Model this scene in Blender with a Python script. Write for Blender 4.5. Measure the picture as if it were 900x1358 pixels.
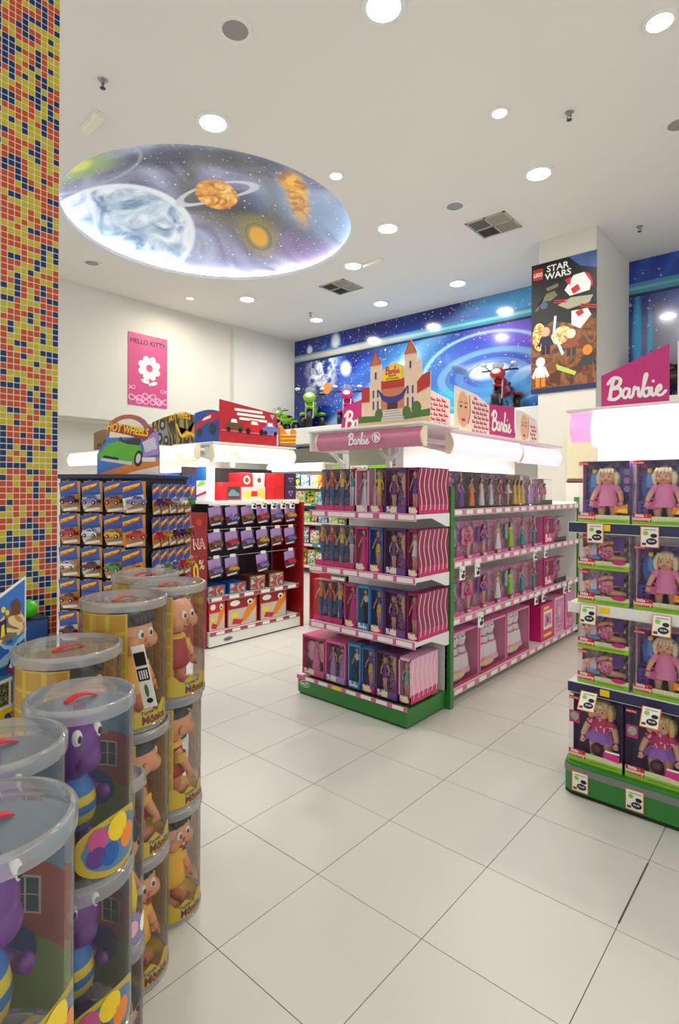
import bpy, bmesh, math, random
from mathutils import Vector, Matrix
random.seed(7)
R = math.radians
scene = bpy.context.scene
for o in list(bpy.data.objects): bpy.data.objects.remove(o)
COL = scene.collection

# ------------------------------------------------------------------ camera
cam_d = bpy.data.cameras.new('camera')
cam = bpy.data.objects.new('camera', cam_d); COL.objects.link(cam)
cam_d.sensor_fit = 'VERTICAL'; cam_d.sensor_height = 36.0
cam_d.lens = 36.0 * 745 / 1358
cam_d.shift_y = -31.0 / 1358
cam_d.clip_start = 0.02
cam.location = (0, 0, 1.58)
cam.rotation_euler = (Matrix.Rotation(R(41.1), 3, 'Z') @ Matrix.Rotation(R(90), 3, 'X') @ Matrix.Rotation(R(0.3), 3, 'Z')).to_euler()
scene.camera = cam

# ------------------------------------------------------------------ world: the lit mall outside the open shop front
w = bpy.data.worlds.new('mall_light_offscreen'); scene.world = w; w.use_nodes = True
w.node_tree.nodes['Background'].inputs[0].default_value = (1.0, 0.988, 0.955, 1)
w.node_tree.nodes['Background'].inputs[1].default_value = 0.90
scene.view_settings.view_transform = 'Standard'
scene.view_settings.look = 'None'
scene.view_settings.gamma = 1.0
scene.view_settings.use_curve_mapping = False
scene.view_settings.exposure = 0.15
scene.cycles.transparent_max_bounces = 32
scene.cycles.max_bounces = 8
scene.cycles.use_denoising = True
scene.cycles.caustics_reflective = False
scene.cycles.caustics_refractive = False
scene.cycles.sample_clamp_indirect = 4.0
HALIDE_W = 17.0
WARM_W = 14.0
CANOPY_W = 26.0

ZC = 4.58      # ceiling height

# ------------------------------------------------------------------ materials
def lin(c):
    return tuple(((v/255)/12.92 if v/255 <= 0.04045 else ((v/255+0.055)/1.055)**2.4) for v in c) + (1.0,)
MATS = {}
def mat(key, rgb=(200,200,200), rough=0.5, metal=0.0, emit=0.0, var=0.08, scale=40.0, bump=0.0, ecol=None, coat=0.0):
    if key in MATS: return MATS[key]
    m = bpy.data.materials.new(key); m.use_nodes = True
    nt = m.node_tree; b = nt.nodes['Principled BSDF']
    b.inputs['Roughness'].default_value = rough
    b.inputs['Metallic'].default_value = metal
    if coat: b.inputs['Coat Weight'].default_value = coat
    c = lin(rgb)
    tc = nt.nodes.new('ShaderNodeTexCoord')
    n = nt.nodes.new('ShaderNodeTexNoise'); n.inputs['Scale'].default_value = scale; n.inputs['Detail'].default_value = 3
    nt.links.new(tc.outputs['Object'], n.inputs['Vector'])
    mx = nt.nodes.new('ShaderNodeMix'); mx.data_type = 'RGBA'
    mx.inputs[6].default_value = tuple(v*(1-var) for v in c[:3]) + (1,)
    mx.inputs[7].default_value = tuple(min(1, v*(1+var)) for v in c[:3]) + (1,)
    nt.links.new(n.outputs['Fac'], mx.inputs[0])
    nt.links.new(mx.outputs[2], b.inputs['Base Color'])
    if bump:
        bp = nt.nodes.new('ShaderNodeBump'); bp.inputs['Strength'].default_value = bump; bp.inputs['Distance'].default_value = 0.004
        nt.links.new(n.outputs['Fac'], bp.inputs['Height']); nt.links.new(bp.outputs['Normal'], b.inputs['Normal'])
    if emit:
        b.inputs['Emission Color'].default_value = lin(ecol or rgb)
        b.inputs['Emission Strength'].default_value = emit
    MATS[key] = m
    return m
def clear(key, tint=(255,255,255), haze=0.03, gloss=0.9, rough=0.03, ior=1.4):
    """thin clear plastic: see-through, Fresnel shine and a little haze"""
    if key in MATS: return MATS[key]
    m = bpy.data.materials.new(key); m.use_nodes = True
    nt = m.node_tree; nt.nodes.clear()
    out = nt.nodes.new('ShaderNodeOutputMaterial')
    t = nt.nodes.new('ShaderNodeBsdfTransparent'); t.inputs[0].default_value = lin(tint)
    g = nt.nodes.new('ShaderNodeBsdfGlossy'); g.inputs['Roughness'].default_value = rough
    d = nt.nodes.new('ShaderNodeBsdfDiffuse'); d.inputs[0].default_value = (0.85,0.86,0.86,1)
    f = nt.nodes.new('ShaderNodeFresnel'); f.inputs[0].default_value = ior
    ml = nt.nodes.new('ShaderNodeMath'); ml.operation = 'MULTIPLY'; ml.inputs[1].default_value = gloss
    nt.links.new(f.outputs[0], ml.inputs[0])
    m1 = nt.nodes.new('ShaderNodeMixShader'); m1.inputs[0].default_value = haze
    nt.links.new(t.outputs[0], m1.inputs[1]); nt.links.new(d.outputs[0], m1.inputs[2])
    m2 = nt.nodes.new('ShaderNodeMixShader')
    nt.links.new(ml.outputs[0], m2.inputs[0]); nt.links.new(m1.outputs[0], m2.inputs[1]); nt.links.new(g.outputs[0], m2.inputs[2])
    nt.links.new(m2.outputs[0], out.inputs[0])
    MATS[key] = m
    return m
def busy(key, cols, scale=25.0, rough=0.35, stretch=(1,1,1), emit=0.0):
    """printed packaging: small patches of a few inks"""
    if key in MATS: return MATS[key]
    m = bpy.data.materials.new(key); m.use_nodes = True
    nt = m.node_tree; b = nt.nodes['Principled BSDF']; b.inputs['Roughness'].default_value = rough
    tc = nt.nodes.new('ShaderNodeTexCoord'); mp = nt.nodes.new('ShaderNodeMapping'); mp.inputs['Scale'].default_value = stretch
    nt.links.new(tc.outputs['Object'], mp.inputs[0])
    nz = nt.nodes.new('ShaderNodeTexNoise'); nz.inputs['Scale'].default_value = scale; nz.inputs['Detail'].default_value = 1.5
    nz.inputs['Distortion'].default_value = 1.2
    nt.links.new(mp.outputs[0], nz.inputs['Vector'])
    rp = nt.nodes.new('ShaderNodeValToRGB'); rp.color_ramp.interpolation = 'CONSTANT'
    el = rp.color_ramp.elements
    n = len(cols)
    lo, hi = 0.33, 0.67
    el[0].position = 0; el[0].color = lin(cols[0]); el[1].position = lo+(hi-lo)/n if n > 1 else 1; el[1].color = lin(cols[min(1,n-1)])
    for i in range(2, n):
        e = el.new(lo+(hi-lo)*i/n); e.color = lin(cols[i])
    nt.links.new(nz.outputs['Fac'], rp.inputs[0]); nt.links.new(rp.outputs[0], b.inputs['Base Color'])
    if emit:
        nt.links.new(rp.outputs[0], b.inputs['Emission Color']); b.inputs['Emission Strength'].default_value = emit
    MATS[key] = m
    return m

# ------------------------------------------------------------------ mesh builder
class MB:
    def __init__(s): s.v = []; s.f = []; s.mi = []; s.mats = []
    def m(s, material):
        if material not in s.mats: s.mats.append(material)
        return s.mats.index(material)
    def add(s, vs, fs, material):
        k = len(s.v); s.v += [tuple(p) for p in vs]; i = s.m(material)
        for f in fs: s.f.append(tuple(k+j for j in f)); s.mi.append(i)
        return s
    def box(s, x0, x1, y0, y1, z0, z1, material):
        vs = [(x,y,z) for z in (z0,z1) for y in (y0,y1) for x in (x0,x1)]
        return s.add(vs, [(0,2,3,1),(4,5,7,6),(0,1,5,4),(2,6,7,3),(0,4,6,2),(1,3,7,5)], material)
    def tube(s, pts, radii, material, n=8, cap=True):
        pts = [Vector(p) for p in pts]
        if not hasattr(radii, '__len__'): radii = [radii]*len(pts)
        rings = []; up = None
        for i, p in enumerate(pts):
            d = (pts[min(i+1,len(pts)-1)] - pts[max(i-1,0)]).normalized()
            if up is None:
                up = Vector((0,0,1)) if abs(d.z) < .9 else Vector((0,1,0))
            a = d.cross(up).normalized(); b = a.cross(d).normalized(); up = b
            rings.append([p + a*math.cos(2*math.pi*k/n)*radii[i] + b*math.sin(2*math.pi*k/n)*radii[i] for k in range(n)])
        vs = [q for r in rings for q in r]; fs = []
        for i in range(len(pts)-1):
            for k in range(n):
                fs.append((i*n+k, i*n+(k+1)%n, (i+1)*n+(k+1)%n, (i+1)*n+k))
        if cap:
            fs.append(tuple(range(n-1,-1,-1))); fs.append(tuple((len(pts)-1)*n+k for k in range(n)))
        return s.add(vs, fs, material)
    def lathe(s, prof, material, n=16, c=(0,0,0), sx=1.0, sy=1.0, a0=0.0, a1=2*math.pi):
        """profile of (radius, height) turned about a vertical axis at c"""
        full = abs(a1-a0-2*math.pi) < 1e-6
        cnt = n if full else n+1
        vs = []
        for r, z in prof:
            for k in range(cnt):
                a = a0+(a1-a0)*k/n
                vs.append((c[0]+r*sx*math.cos(a), c[1]+r*sy*math.sin(a), c[2]+z))
        fs = []
        for i in range(len(prof)-1):
            for k in range(n):
                k2 = (k+1)%cnt if full else k+1
                fs.append((i*cnt+k, i*cnt+k2, (i+1)*cnt+k2, (i+1)*cnt+k))
        return s.add(vs, fs, material)
    def ball(s, c, r, material, n=10, m=7, keep=None):
        if not hasattr(r, '__len__'): r = (r,r,r)
        vs = [(c[0],c[1],c[2]-r[2])]
        for i in range(1, m):
            t = -math.pi/2+math.pi*i/m
            for k in range(n):
                a = 2*math.pi*k/n
                vs.append((c[0]+r[0]*math.cos(t)*math.cos(a), c[1]+r[1]*math.cos(t)*math.sin(a), c[2]+r[2]*math.sin(t)))
        vs.append((c[0],c[1],c[2]+r[2])); top = len(vs)-1
        fs = [(0, 1+(k+1)%n, 1+k) for k in range(n)]
        for i in range(m-2):
            for k in range(n):
                fs.append((1+i*n+k, 1+i*n+(k+1)%n, 1+(i+1)*n+(k+1)%n, 1+(i+1)*n+k))
        fs += [(top, 1+(m-2)*n+k, 1+(m-2)*n+(k+1)%n) for k in range(n)]
        if keep:
            def mid(f):
                q = [Vector(vs[j]) for j in f]; z = sum(q, Vector())/len(q)
                return ((z.x-c[0])/r[0], (z.y-c[1])/r[1], (z.z-c[2])/r[2])
            fs = [f for f in fs if keep(*mid(f))]
        return s.add(vs, fs, material)
    def prism(s, poly, y0, y1, material):
        """outline in x,z pushed from y0 (front) to y1"""
        n = len(poly)
        area = sum(poly[i][0]*poly[(i+1)%n][1]-poly[(i+1)%n][0]*poly[i][1] for i in range(n))
        if area < 0: poly = poly[::-1]
        vs = [(x,y0,z) for x,z in poly] + [(x,y1,z) for x,z in poly]
        fs = [tuple(range(n)), tuple(range(2*n-1,n-1,-1))] + [(i, n+i, n+(i+1)%n, (i+1)%n) for i in range(n)]
        return s.add(vs, fs, material)
    def sweep(s, prof, x0, x1, material, caps=True):
        """profile in y,z pushed along x"""
        n = len(prof)
        vs = [(x0,y,z) for y,z in prof] + [(x1,y,z) for y,z in prof]
        fs = [(i, i+1, n+i+1, n+i) for i in range(n-1)]
        if caps: fs += [(n-1, 0, n, 2*n-1), tuple(range(n-1,-1,-1)), tuple(range(n,2*n))]
        return s.add(vs, fs, material)
    def build(s, name, parent=None, loc=(0,0,0), rotz=0.0, smooth=False, bevel=0.0, fix=False):
        me = bpy.data.meshes.new(name)
        me.from_pydata(s.v, [], s.f); me.validate()
        for m_ in s.mats: me.materials.append(m_)
        if len(me.polygons) == len(s.mi): me.polygons.foreach_set('material_index', s.mi)
        if fix:
            bm = bmesh.new(); bm.from_mesh(me); bmesh.ops.recalc_face_normals(bm, faces=bm.faces); bm.to_mesh(me); bm.free()
        if smooth:
            me.polygons.foreach_set('use_smooth', [True]*len(me.polygons))
            try: me.set_sharp_from_angle(angle=R(50))
            except Exception: pass
        me.update()
        o = bpy.data.objects.new(name, me); COL.objects.link(o)
        o.location = loc; o.rotation_euler = (0,0,rotz)
        if parent is not None: o.parent = parent
        if bevel:
            b = o.modifiers.new('bevel', 'BEVEL'); b.width = bevel; b.segments = 2; b.limit_method = 'ANGLE'
        return o

def tag(o, label, cat, group=None):
    o['label'] = label; o['category'] = cat
    if group: o['group'] = group
    return o
def thing(name, label, cat, loc=(0,0,0), rotz=0.0, group=None):
    o = bpy.data.objects.new(name, None); COL.objects.link(o); o.empty_display_size = 0.05
    o.location = loc; o.rotation_euler = (0,0,rotz)
    return tag(o, label, cat, group)
def struct(o):
    o['kind'] = 'structure'; return o
KIDS = {}
def clone(root, loc, rotz=None, label=None, group=None, rot=None):
    def cp(o, par):
        c = o.copy(); COL.objects.link(c)
        if par is not None: c.parent = par
        for ch in KIDS.get(o.name) or KIDS.setdefault(o.name, [x for x in o.children]):
            cp(ch, c)
        return c
    c = cp(root, None); c.location = loc
    if rotz is not None: c.rotation_euler = (0,0,rotz)
    if rot is not None: c.rotation_euler = rot
    if label: c['label'] = label
    if group: c['group'] = group
    elif 'group' in c and label: del c['group']
    return c

# ------------------------------------------------------------------ flat print (lettering, pictures) as thin layers of ink shapes
TXT = {}
def text_tris(s, bold=0.0, shear=0.0):
    k = (s, bold, shear)
    if k in TXT: return TXT[k]
    cu = bpy.data.curves.new('t', 'FONT'); cu.body = s; cu.size = 1.0; cu.offset = bold; cu.shear = shear
    cu.resolution_u = 3
    ob = bpy.data.objects.new('t', cu); COL.objects.link(ob)
    dg = bpy.context.evaluated_depsgraph_get(); dg.update()
    me = bpy.data.meshes.new_from_object(ob.evaluated_get(dg))
    vs = [(v.co.x, v.co.y) for v in me.vertices]; fs = [tuple(p.vertices) for p in me.polygons]
    bpy.data.objects.remove(ob); bpy.data.curves.remove(cu); bpy.data.meshes.remove(me)
    if vs:
        x0 = min(v[0] for v in vs); x1 = max(v[0] for v in vs)
        vs = [(a-x0, b) for a, b in vs]; wd = x1-x0
    else: wd = 0
    TXT[k] = (vs, fs, wd); return TXT[k]
def crom(pts, k=6):
    if len(pts) < 3: return list(pts)
    out = []; P = [pts[0]] + list(pts) + [pts[-1]]
    for i in range(1, len(P)-2):
        p0,p1,p2,p3 = P[i-1],P[i],P[i+1],P[i+2]
        for j in range(k):
            t = j/k
            out.append(tuple(0.5*((2*p1[q])+(-p0[q]+p2[q])*t+(2*p0[q]-5*p1[q]+4*p2[q]-p3[q])*t*t+(-p0[q]+3*p1[q]-3*p2[q]+p3[q])*t**3) for q in (0,1)))
    out.append(tuple(pts[-1])); return out
def ell(cx, cz, rx, rz, n=20, rot=0.0, a0=0.0, a1=2*math.pi):
    full = abs(a1-a0-2*math.pi) < 1e-6
    out = []
    for k in range(n if full else n+1):
        a = a0+(a1-a0)*k/n
        x, z = rx*math.cos(a), rz*math.sin(a)
        out.append((cx+x*math.cos(rot)-z*math.sin(rot), cz+x*math.sin(rot)+z*math.cos(rot)))
    return out
SCRIPT = [[(0.12,0.02),(0.18,.5),(.3,1.0)],
          [(.04,.78),(.28,1.03),(.58,.93),(.52,.66),(.25,.52),(.55,.5),(.62,.22),(.36,.0),(.08,.06)],
          [(.97,.42),(.8,.46),(.69,.2),(.8,.02),(.94,.16),(.99,.43),(.97,.1),(1.06,.02),(1.14,.14)],
          [(1.14,.14),(1.21,.5),(1.25,.4),(1.37,.43),(1.38,.1),(1.46,.03)],
          [(1.46,.06),(1.63,.6),(1.73,1.0),(1.65,.98),(1.57,.3),(1.64,.02),(1.82,.1),(1.82,.38),(1.67,.36)],
          [(1.92,.38),(1.93,.1),(2.0,.02),(2.09,.13)],
          [(2.09,.13),(2.3,.3),(2.26,.47),(2.13,.3),(2.17,.05),(2.33,.02),(2.5,.18)]]
class Flat:
    """front faces -y; x to the right, z up; layer k lies k*step in front of y"""
    def __init__(s, y=0.0, step=0.0006): s.b = MB(); s.y = y; s.step = step; s.n = 0
    def yy(s, k): return s.y - s.step*k - (s.n%90)*6e-6
    def poly(s, pts, material, k=1):
        n = len(pts); s.n += 1
        area = sum(pts[i][0]*pts[(i+1)%n][1]-pts[(i+1)%n][0]*pts[i][1] for i in range(n))
        if area < 0: pts = pts[::-1]
        s.b.add([(x, s.yy(k), z) for x,z in pts], [tuple(range(n))], material); return s
    def rect(s, x0, x1, z0, z1, material, k=1): return s.poly([(x0,z0),(x1,z0),(x1,z1),(x0,z1)], material, k)
    def ring(s, outer, inner, material, k=1):
        n = len(outer); s.n += 1
        s.b.add([(x,s.yy(k),z) for x,z in outer]+[(x,s.yy(k),z) for x,z in inner], [(i,(i+1)%n,n+(i+1)%n,n+i) for i in range(n)], material); return s
    def stroke(s, pts, wd, material, k=1, smooth=True, caps=True):
        s.n += 1
        p = crom(pts) if smooth else list(pts)
        L = []; Rr = []
        for i in range(len(p)):
            a = p[max(i-1,0)]; b = p[min(i+1,len(p)-1)]
            dx, dz = b[0]-a[0], b[1]-a[1]; l = math.hypot(dx,dz) or 1
            nx, nz = -dz/l*wd/2, dx/l*wd/2
            L.append((p[i][0]+nx,p[i][1]+nz)); Rr.append((p[i][0]-nx,p[i][1]-nz))
        n = len(p)
        s.b.add([(q[0],s.yy(k)-(i%n)*3e-6,q[1]) for i,q in enumerate(Rr+L)], [(i,i+1,n+i+1,n+i) for i in range(n-1)], material)
        if caps:
            for q in (p[0],p[-1]): s.poly(ell(q[0],q[1],wd/2,wd/2,8), material, k)
        return s
    def text(s, t, x, z, size, material, k=2, align='c', bold=0.0, shear=0.0, rot=0.0, sx=1.0, arc=0.0):
        s.n += 1
        vs, fs, wd = text_tris(t, bold, shear)
        off = {'l':0,'c':wd/2,'r':wd}[align]
        out = []
        for a, b in vs:
            px, pz = (a-off)*size*sx, b*size
            pz += arc*(1-(2*(a-wd/2)/max(wd,1e-6))**2)
            out.append((x+px*math.cos(rot)-pz*math.sin(rot), s.yy(k), z+px*math.sin(rot)+pz*math.cos(rot)))
        s.b.add(out, fs, material); return s
    def script(s, x, z, size, material, k=2, wd=0.11, rot=0.0):
        """flowing hand-lettered word, 2.5 sizes wide, from its lower left corner"""
        def T(p):
            a, b = p[0]*size, p[1]*size
            return (x+a*math.cos(rot)-b*math.sin(rot), z+a*math.sin(rot)+b*math.cos(rot))
        for i, st in enumerate(SCRIPT): s.stroke([T(p) for p in st], wd*size*(1.25 if i < 2 else 1), material, k)
        q = T((1.99,.68)); s.poly(ell(q[0],q[1],.07*size,.07*size,8), material, k); return s
    def build(s, name, parent=None, loc=(0,0,0), rotz=0.0): return s.b.build(name, parent, loc, rotz)
def bend_cyl(flat, r, face):
    """wrap a flat print round a standing cylinder of radius r; x becomes arc length about angle face"""
    bm = bmesh.new()
    vs = [bm.verts.new(v) for v in flat.b.v]
    for f_, mi in zip(flat.b.f, flat.b.mi):
        try: q = bm.faces.new([vs[i] for i in f_]); q.material_index = mi
        except ValueError: pass
    xs = [v[0] for v in flat.b.v]; st = 0.009
    for i in range(int(min(xs)/st)-1, int(max(xs)/st)+2):
        bmesh.ops.bisect_plane(bm, geom=bm.verts[:]+bm.edges[:]+bm.faces[:], plane_co=(i*st+.00013,0,0), plane_no=(1,0,0), dist=1e-6)
    bm.verts.index_update()
    flat.b.v = [tuple(v.co) for v in bm.verts]; flat.b.f = [tuple(v.index for v in f_.verts) for f_ in bm.faces]; flat.b.mi = [f_.material_index for f_ in bm.faces]
    bm.free()
    nv = []
    for x, y, z in flat.b.v:
        a = face + x/r; rr = r - y
        nv.append((rr*math.cos(a), rr*math.sin(a), z))
    flat.b.v = nv; return flat

# common materials
WHITE = mat('white_paint', (235,231,222), 0.55, var=0.02, scale=3)
CEIL = mat('ceiling_plaster', (230,229,224), 0.85, var=0.02, scale=1.5)
WALLM = mat('wall_paint', (218,215,205), 0.8, var=0.025, scale=2)
SHELFW = mat('shelf_enamel', (232,232,228), 0.35, var=0.03)
GREEN = mat('green_enamel', (46,125,48), 0.3, var=0.08, scale=12)
REDP = mat('red_panel', (150,18,22), 0.35, var=0.08)
STEEL = mat('brushed_steel', (170,170,170), 0.3, 0.9, var=0.1)
BLACK = mat('black_plastic', (16,16,18), 0.35)
DARK = mat('dark_grey', (52,52,54), 0.5)
GREY = mat('mid_grey', (130,130,130), 0.5)
PINK = mat('pink_ink', (214,92,150), 0.4)
HOT = mat('hot_pink', (205,30,110), 0.35)
MAG = mat('magenta_board', (196,40,120), 0.4)
PALEP = mat('pale_pink', (238,176,204), 0.4)
ROSE = mat('rose_stripe', (206,128,156), 0.45, var=0.2, scale=60)
PURP = mat('purple_ink', (98,52,140), 0.35)
LILAC = mat('lilac', (172,140,205), 0.4)
PAPER = mat('white_paper', (240,238,232), 0.6, var=0.02)
YEL = mat('yellow_ink', (242,208,20), 0.4)
RED = mat('red_ink', (205,24,30), 0.4)
BLUE = mat('blue_ink', (24,92,170), 0.4)
NAVY = mat('navy', (22,30,70), 0.4)
ORANGE = mat('orange_ink', (232,132,24), 0.4)
LIME = mat('lime_green', (138,206,44), 0.4)
TEAL = mat('teal', (40,150,160), 0.4)
CREAM = mat('cream_card', (240,228,196), 0.55, var=0.04)
BROWN = mat('brown_ink', (110,62,30), 0.5)
SKIN = mat('doll_vinyl', (236,178,144), 0.42, var=0.04)
SKIN2 = mat('tan_doll_vinyl', (190,120,80), 0.42, var=0.04)
BLOND = mat('blonde_hair', (232,200,120), 0.5, var=0.25, scale=90, bump=0.3)
PBLOND = mat('pale_blonde_hair', (240,226,190), 0.55, var=0.15, scale=90, bump=0.3)
BRUN = mat('brown_hair', (92,52,26), 0.5, var=0.25, scale=90, bump=0.3)
BLKH = mat('black_hair', (30,26,26), 0.4, var=0.2, scale=60)
GING = mat('ginger_hair', (214,122,50), 0.5, var=0.25, scale=90, bump=0.3)
FILM = clear('box_window_film', haze=0.02, gloss=0.55)
CANP = clear('clear_can_plastic', tint=(252,253,252), haze=0.03, gloss=0.8)
LIDP = clear('frosted_lid_plastic', tint=(246,249,253), haze=0.17, gloss=0.8, rough=0.08)
LIDR = clear('milky_lid_rim', tint=(240,243,245), haze=0.28, gloss=1.0, rough=0.10)
TUBE = mat('fluorescent_tube', (255,250,240), 0.4, emit=6.0, var=0)
LAMPW = mat('halide_lamp_glass', (255,255,252), 0.3, emit=28.0, var=0)
LAMPY = mat('warm_lamp_glass', (255,232,196), 0.3, emit=16.0, var=0, ecol=(255,226,180))

# ================================================================== THE SETTING
# ---- floor: separate porcelain tiles on a grout bed
GROUT = mat('floor_grout', (120,112,98), 0.9, var=0.2)
def tile_mat():
    m = mat('porcelain_tile', (203,202,195), 0.34, var=0.03, scale=2.2)
    return m
TILEM = tile_mat()
fb = MB(); fb.box(-9.0,2.6,-1.4,8.2,-0.08,-0.004, GROUT)
floor = struct(fb.build('floor'))
TX0, TY0, TS = -1.074, 1.682, 0.5
tb = MB(); g = 0.0016
tb.box(-TS/2+g,TS/2-g,-TS/2+g,TS/2-g,-0.02,0.0,TILEM)
tile0 = None
rest = MB()
for i in range(-16, 7):
    for j in range(-7, 14):
        x, y = TX0+TS*(i+.5), TY0+TS*(j+.5)
        if not (-9.0 < x < 2.6 and -1.4 < y < 8.15): continue
        if -9 <= i <= 2 and -3 <= j <= 8:
            if tile0 is None:
                tile0 = tb.build('floor_tile', floor, (x,y,0)); o = tile0
            else:
                o = tile0.copy(); COL.objects.link(o); o.location = (x,y,0)
            o.location.z = random.uniform(-0.0006, 0.0)
        else:
            rest.box(x-TS/2+g,x+TS/2-g,y-TS/2+g,y+TS/2-g,-0.02,0.0,TILEM)
ro = rest.build('floor_tile_field', floor); ro['kind'] = 'stuff'
jt = MB()
jt.box(TX0+0.5-0.003,TX0+0.5+0.003, 2.22, 2.66, -0.003, 0.0004, mat('worn_joint', (84,76,62), 0.95, var=0.5, scale=50))
jt.build('worn_joint', floor)

# ---- ceiling with the round opening of the dome
DC = (-5.39, 3.925); DR = 1.60
cb = MB(); n = 96
x0, x1, y0, y1 = -9.0, 2.6, -1.4, 8.2
inner = []; outer = []
for k in range(n):
    a = 2*math.pi*k/n; ca, sa = math.cos(a), math.sin(a)
    inner.append((DC[0]+DR*ca, DC[1]+DR*sa))
    ts = []
    if ca > 1e-9: ts.append((x1-DC[0])/ca)
    if ca < -1e-9: ts.append((x0-DC[0])/ca)
    if sa > 1e-9: ts.append((y1-DC[1])/sa)
    if sa < -1e-9: ts.append((y0-DC[1])/sa)
    t = min(ts); outer.append((DC[0]+t*ca, DC[1]+t*sa))
vs = [(x,y,ZC) for x,y in inner]+[(x,y,ZC) for x,y in outer]+[(x,y,ZC+0.05) for x,y in inner]
vs += [(DC[0]+(DR+0.27)*math.cos(2*math.pi*k/n), DC[1]+(DR+0.27)*math.sin(2*math.pi*k/n), ZC+0.05) for k in range(n)]
fs = []
for k in range(n):
    q = (k+1)%n
    fs += [(k,q,n+q,n+k),(2*n+k,2*n+q,q,k),(3*n+k,3*n+q,2*n+q,2*n+k)]
# corner triangles of the rectangle
cc = [(x1,y1),(x0,y1),(x0,y0),(x1,y0)]
for c in cc:
    ang = math.atan2(c[1]-DC[1], c[0]-DC[0])%(2*math.pi); k = int(ang/(2*math.pi)*n)
    vs.append((c[0],c[1],ZC)); fs.append((n+k%n, n+(k+1)%n, len(vs)-1))
cb.add(vs, fs, CEIL)
ceiling = struct(cb.build('ceiling', fix=True))

class Sh:
    """small helper for printed murals: layered soft ellipses over a noise sky"""
    def __init__(s, key, rough, axis):
        s.m = bpy.data.materials.new(key); s.m.use_nodes = True; s.nt = s.m.node_tree
        s.b = s.nt.nodes['Principled BSDF']; s.b.inputs['Roughness'].default_value = rough
        s.tc = s.nt.nodes.new('ShaderNodeTexCoord'); s.axis = axis; s.col = None
    def L(s, a, b): s.nt.links.new(a, b)
    def noise(s, scale, stops, detail=4, dist=0.5):
        n = s.nt.nodes.new('ShaderNodeTexNoise'); n.inputs['Scale'].default_value = scale; n.inputs['Detail'].default_value = detail
        n.inputs['Distortion'].default_value = dist
        s.L(s.tc.outputs['Object'], n.inputs['Vector'])
        r = s.nt.nodes.new('ShaderNodeValToRGB'); el = r.color_ramp.elements
        for i, (p, c) in enumerate(stops):
            e = el[i] if i < 2 else el.new(p)
            e.position = p; e.color = lin(c)
        s.L(n.outputs['Fac'], r.inputs[0]); return r.outputs[0]
    def mask(s, cx, cz, rx, rz, rot=0.0, soft=0.1):
        mp = s.nt.nodes.new('ShaderNodeMapping'); mp.vector_type = 'TEXTURE'
        if s.axis == 'xz':
            mp.inputs['Location'].default_value = (cx,0,cz); mp.inputs['Rotation'].default_value = (0,-rot,0); mp.inputs['Scale'].default_value = (rx,1e5,rz)
        else:
            mp.inputs['Location'].default_value = (cx,cz,0); mp.inputs['Rotation'].default_value = (0,0,rot); mp.inputs['Scale'].default_value = (rx,rz,1e5)
        s.L(s.tc.outputs['Object'], mp.inputs[0])
        ln = s.nt.nodes.new('ShaderNodeVectorMath'); ln.operation = 'LENGTH'; s.L(mp.outputs[0], ln.inputs[0])
        return s.rng(ln.outputs['Value'], 1+soft, 1-soft)
    def rng(s, v, a, b):
        mr = s.nt.nodes.new('ShaderNodeMapRange'); mr.interpolation_type = 'SMOOTHSTEP'
        mr.inputs['From Min'].default_value = a; mr.inputs['From Max'].default_value = b
        if a > b:
            mr.inputs['From Min'].default_value = b; mr.inputs['From Max'].default_value = a
            mr.inputs['To Min'].default_value = 1; mr.inputs['To Max'].default_value = 0
        s.L(v, mr.inputs['Value']); return mr.outputs[0]
    def mul(s, a, b, op='MULTIPLY'):
        m = s.nt.nodes.new('ShaderNodeMath'); m.operation = op; m.use_clamp = True
        s.L(a, m.inputs[0])
        if isinstance(b, (int,float)): m.inputs[1].default_value = b
        else: s.L(b, m.inputs[1])
        return m.outputs[0]
    def over(s, fac, col):
        mx = s.nt.nodes.new('ShaderNodeMix'); mx.data_type = 'RGBA'
        s.L(fac, mx.inputs[0]); s.L(s.col, mx.inputs[6])
        if isinstance(col, tuple): mx.inputs[7].default_value = lin(col)
        else: s.L(col, mx.inputs[7])
        s.col = mx.outputs[2]
    def blob(s, cx, cz, rx, rz, col, rot=0.0, soft=0.1, alpha=1.0):
        s.over(s.mul(s.mask(cx,cz,rx,rz,rot,soft), alpha), col)
    def ringb(s, cx, cz, rx, rz, wd, col, rot=0.0, soft=0.04, alpha=1.0):
        a = s.mask(cx,cz,rx,rz,rot,soft); b = s.mask(cx,cz,rx*(1-wd),rz*(1-wd),rot,soft)
        s.over(s.mul(s.mul(a, b, 'SUBTRACT'), alpha), col)
    def stars(s, scale, size, col=(255,255,255), alpha=1.0, gate=None):
        v = s.nt.nodes.new('ShaderNodeTexVoronoi'); v.inputs['Scale'].default_value = scale
        s.L(s.tc.outputs['Object'], v.inputs['Vector'])
        f = s.rng(v.outputs['Distance'], size, size*0.3)
        if gate is not None: f = s.mul(f, gate)
        s.over(s.mul(f, alpha), col)
    def done(s, coat=0.0):
        s.L(s.col, s.b.inputs['Base Color'])
        if coat: s.b.inputs['Coat Weight'].default_value = coat; s.b.inputs['Coat Roughness'].default_value = 0.05
        return s.m

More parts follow.
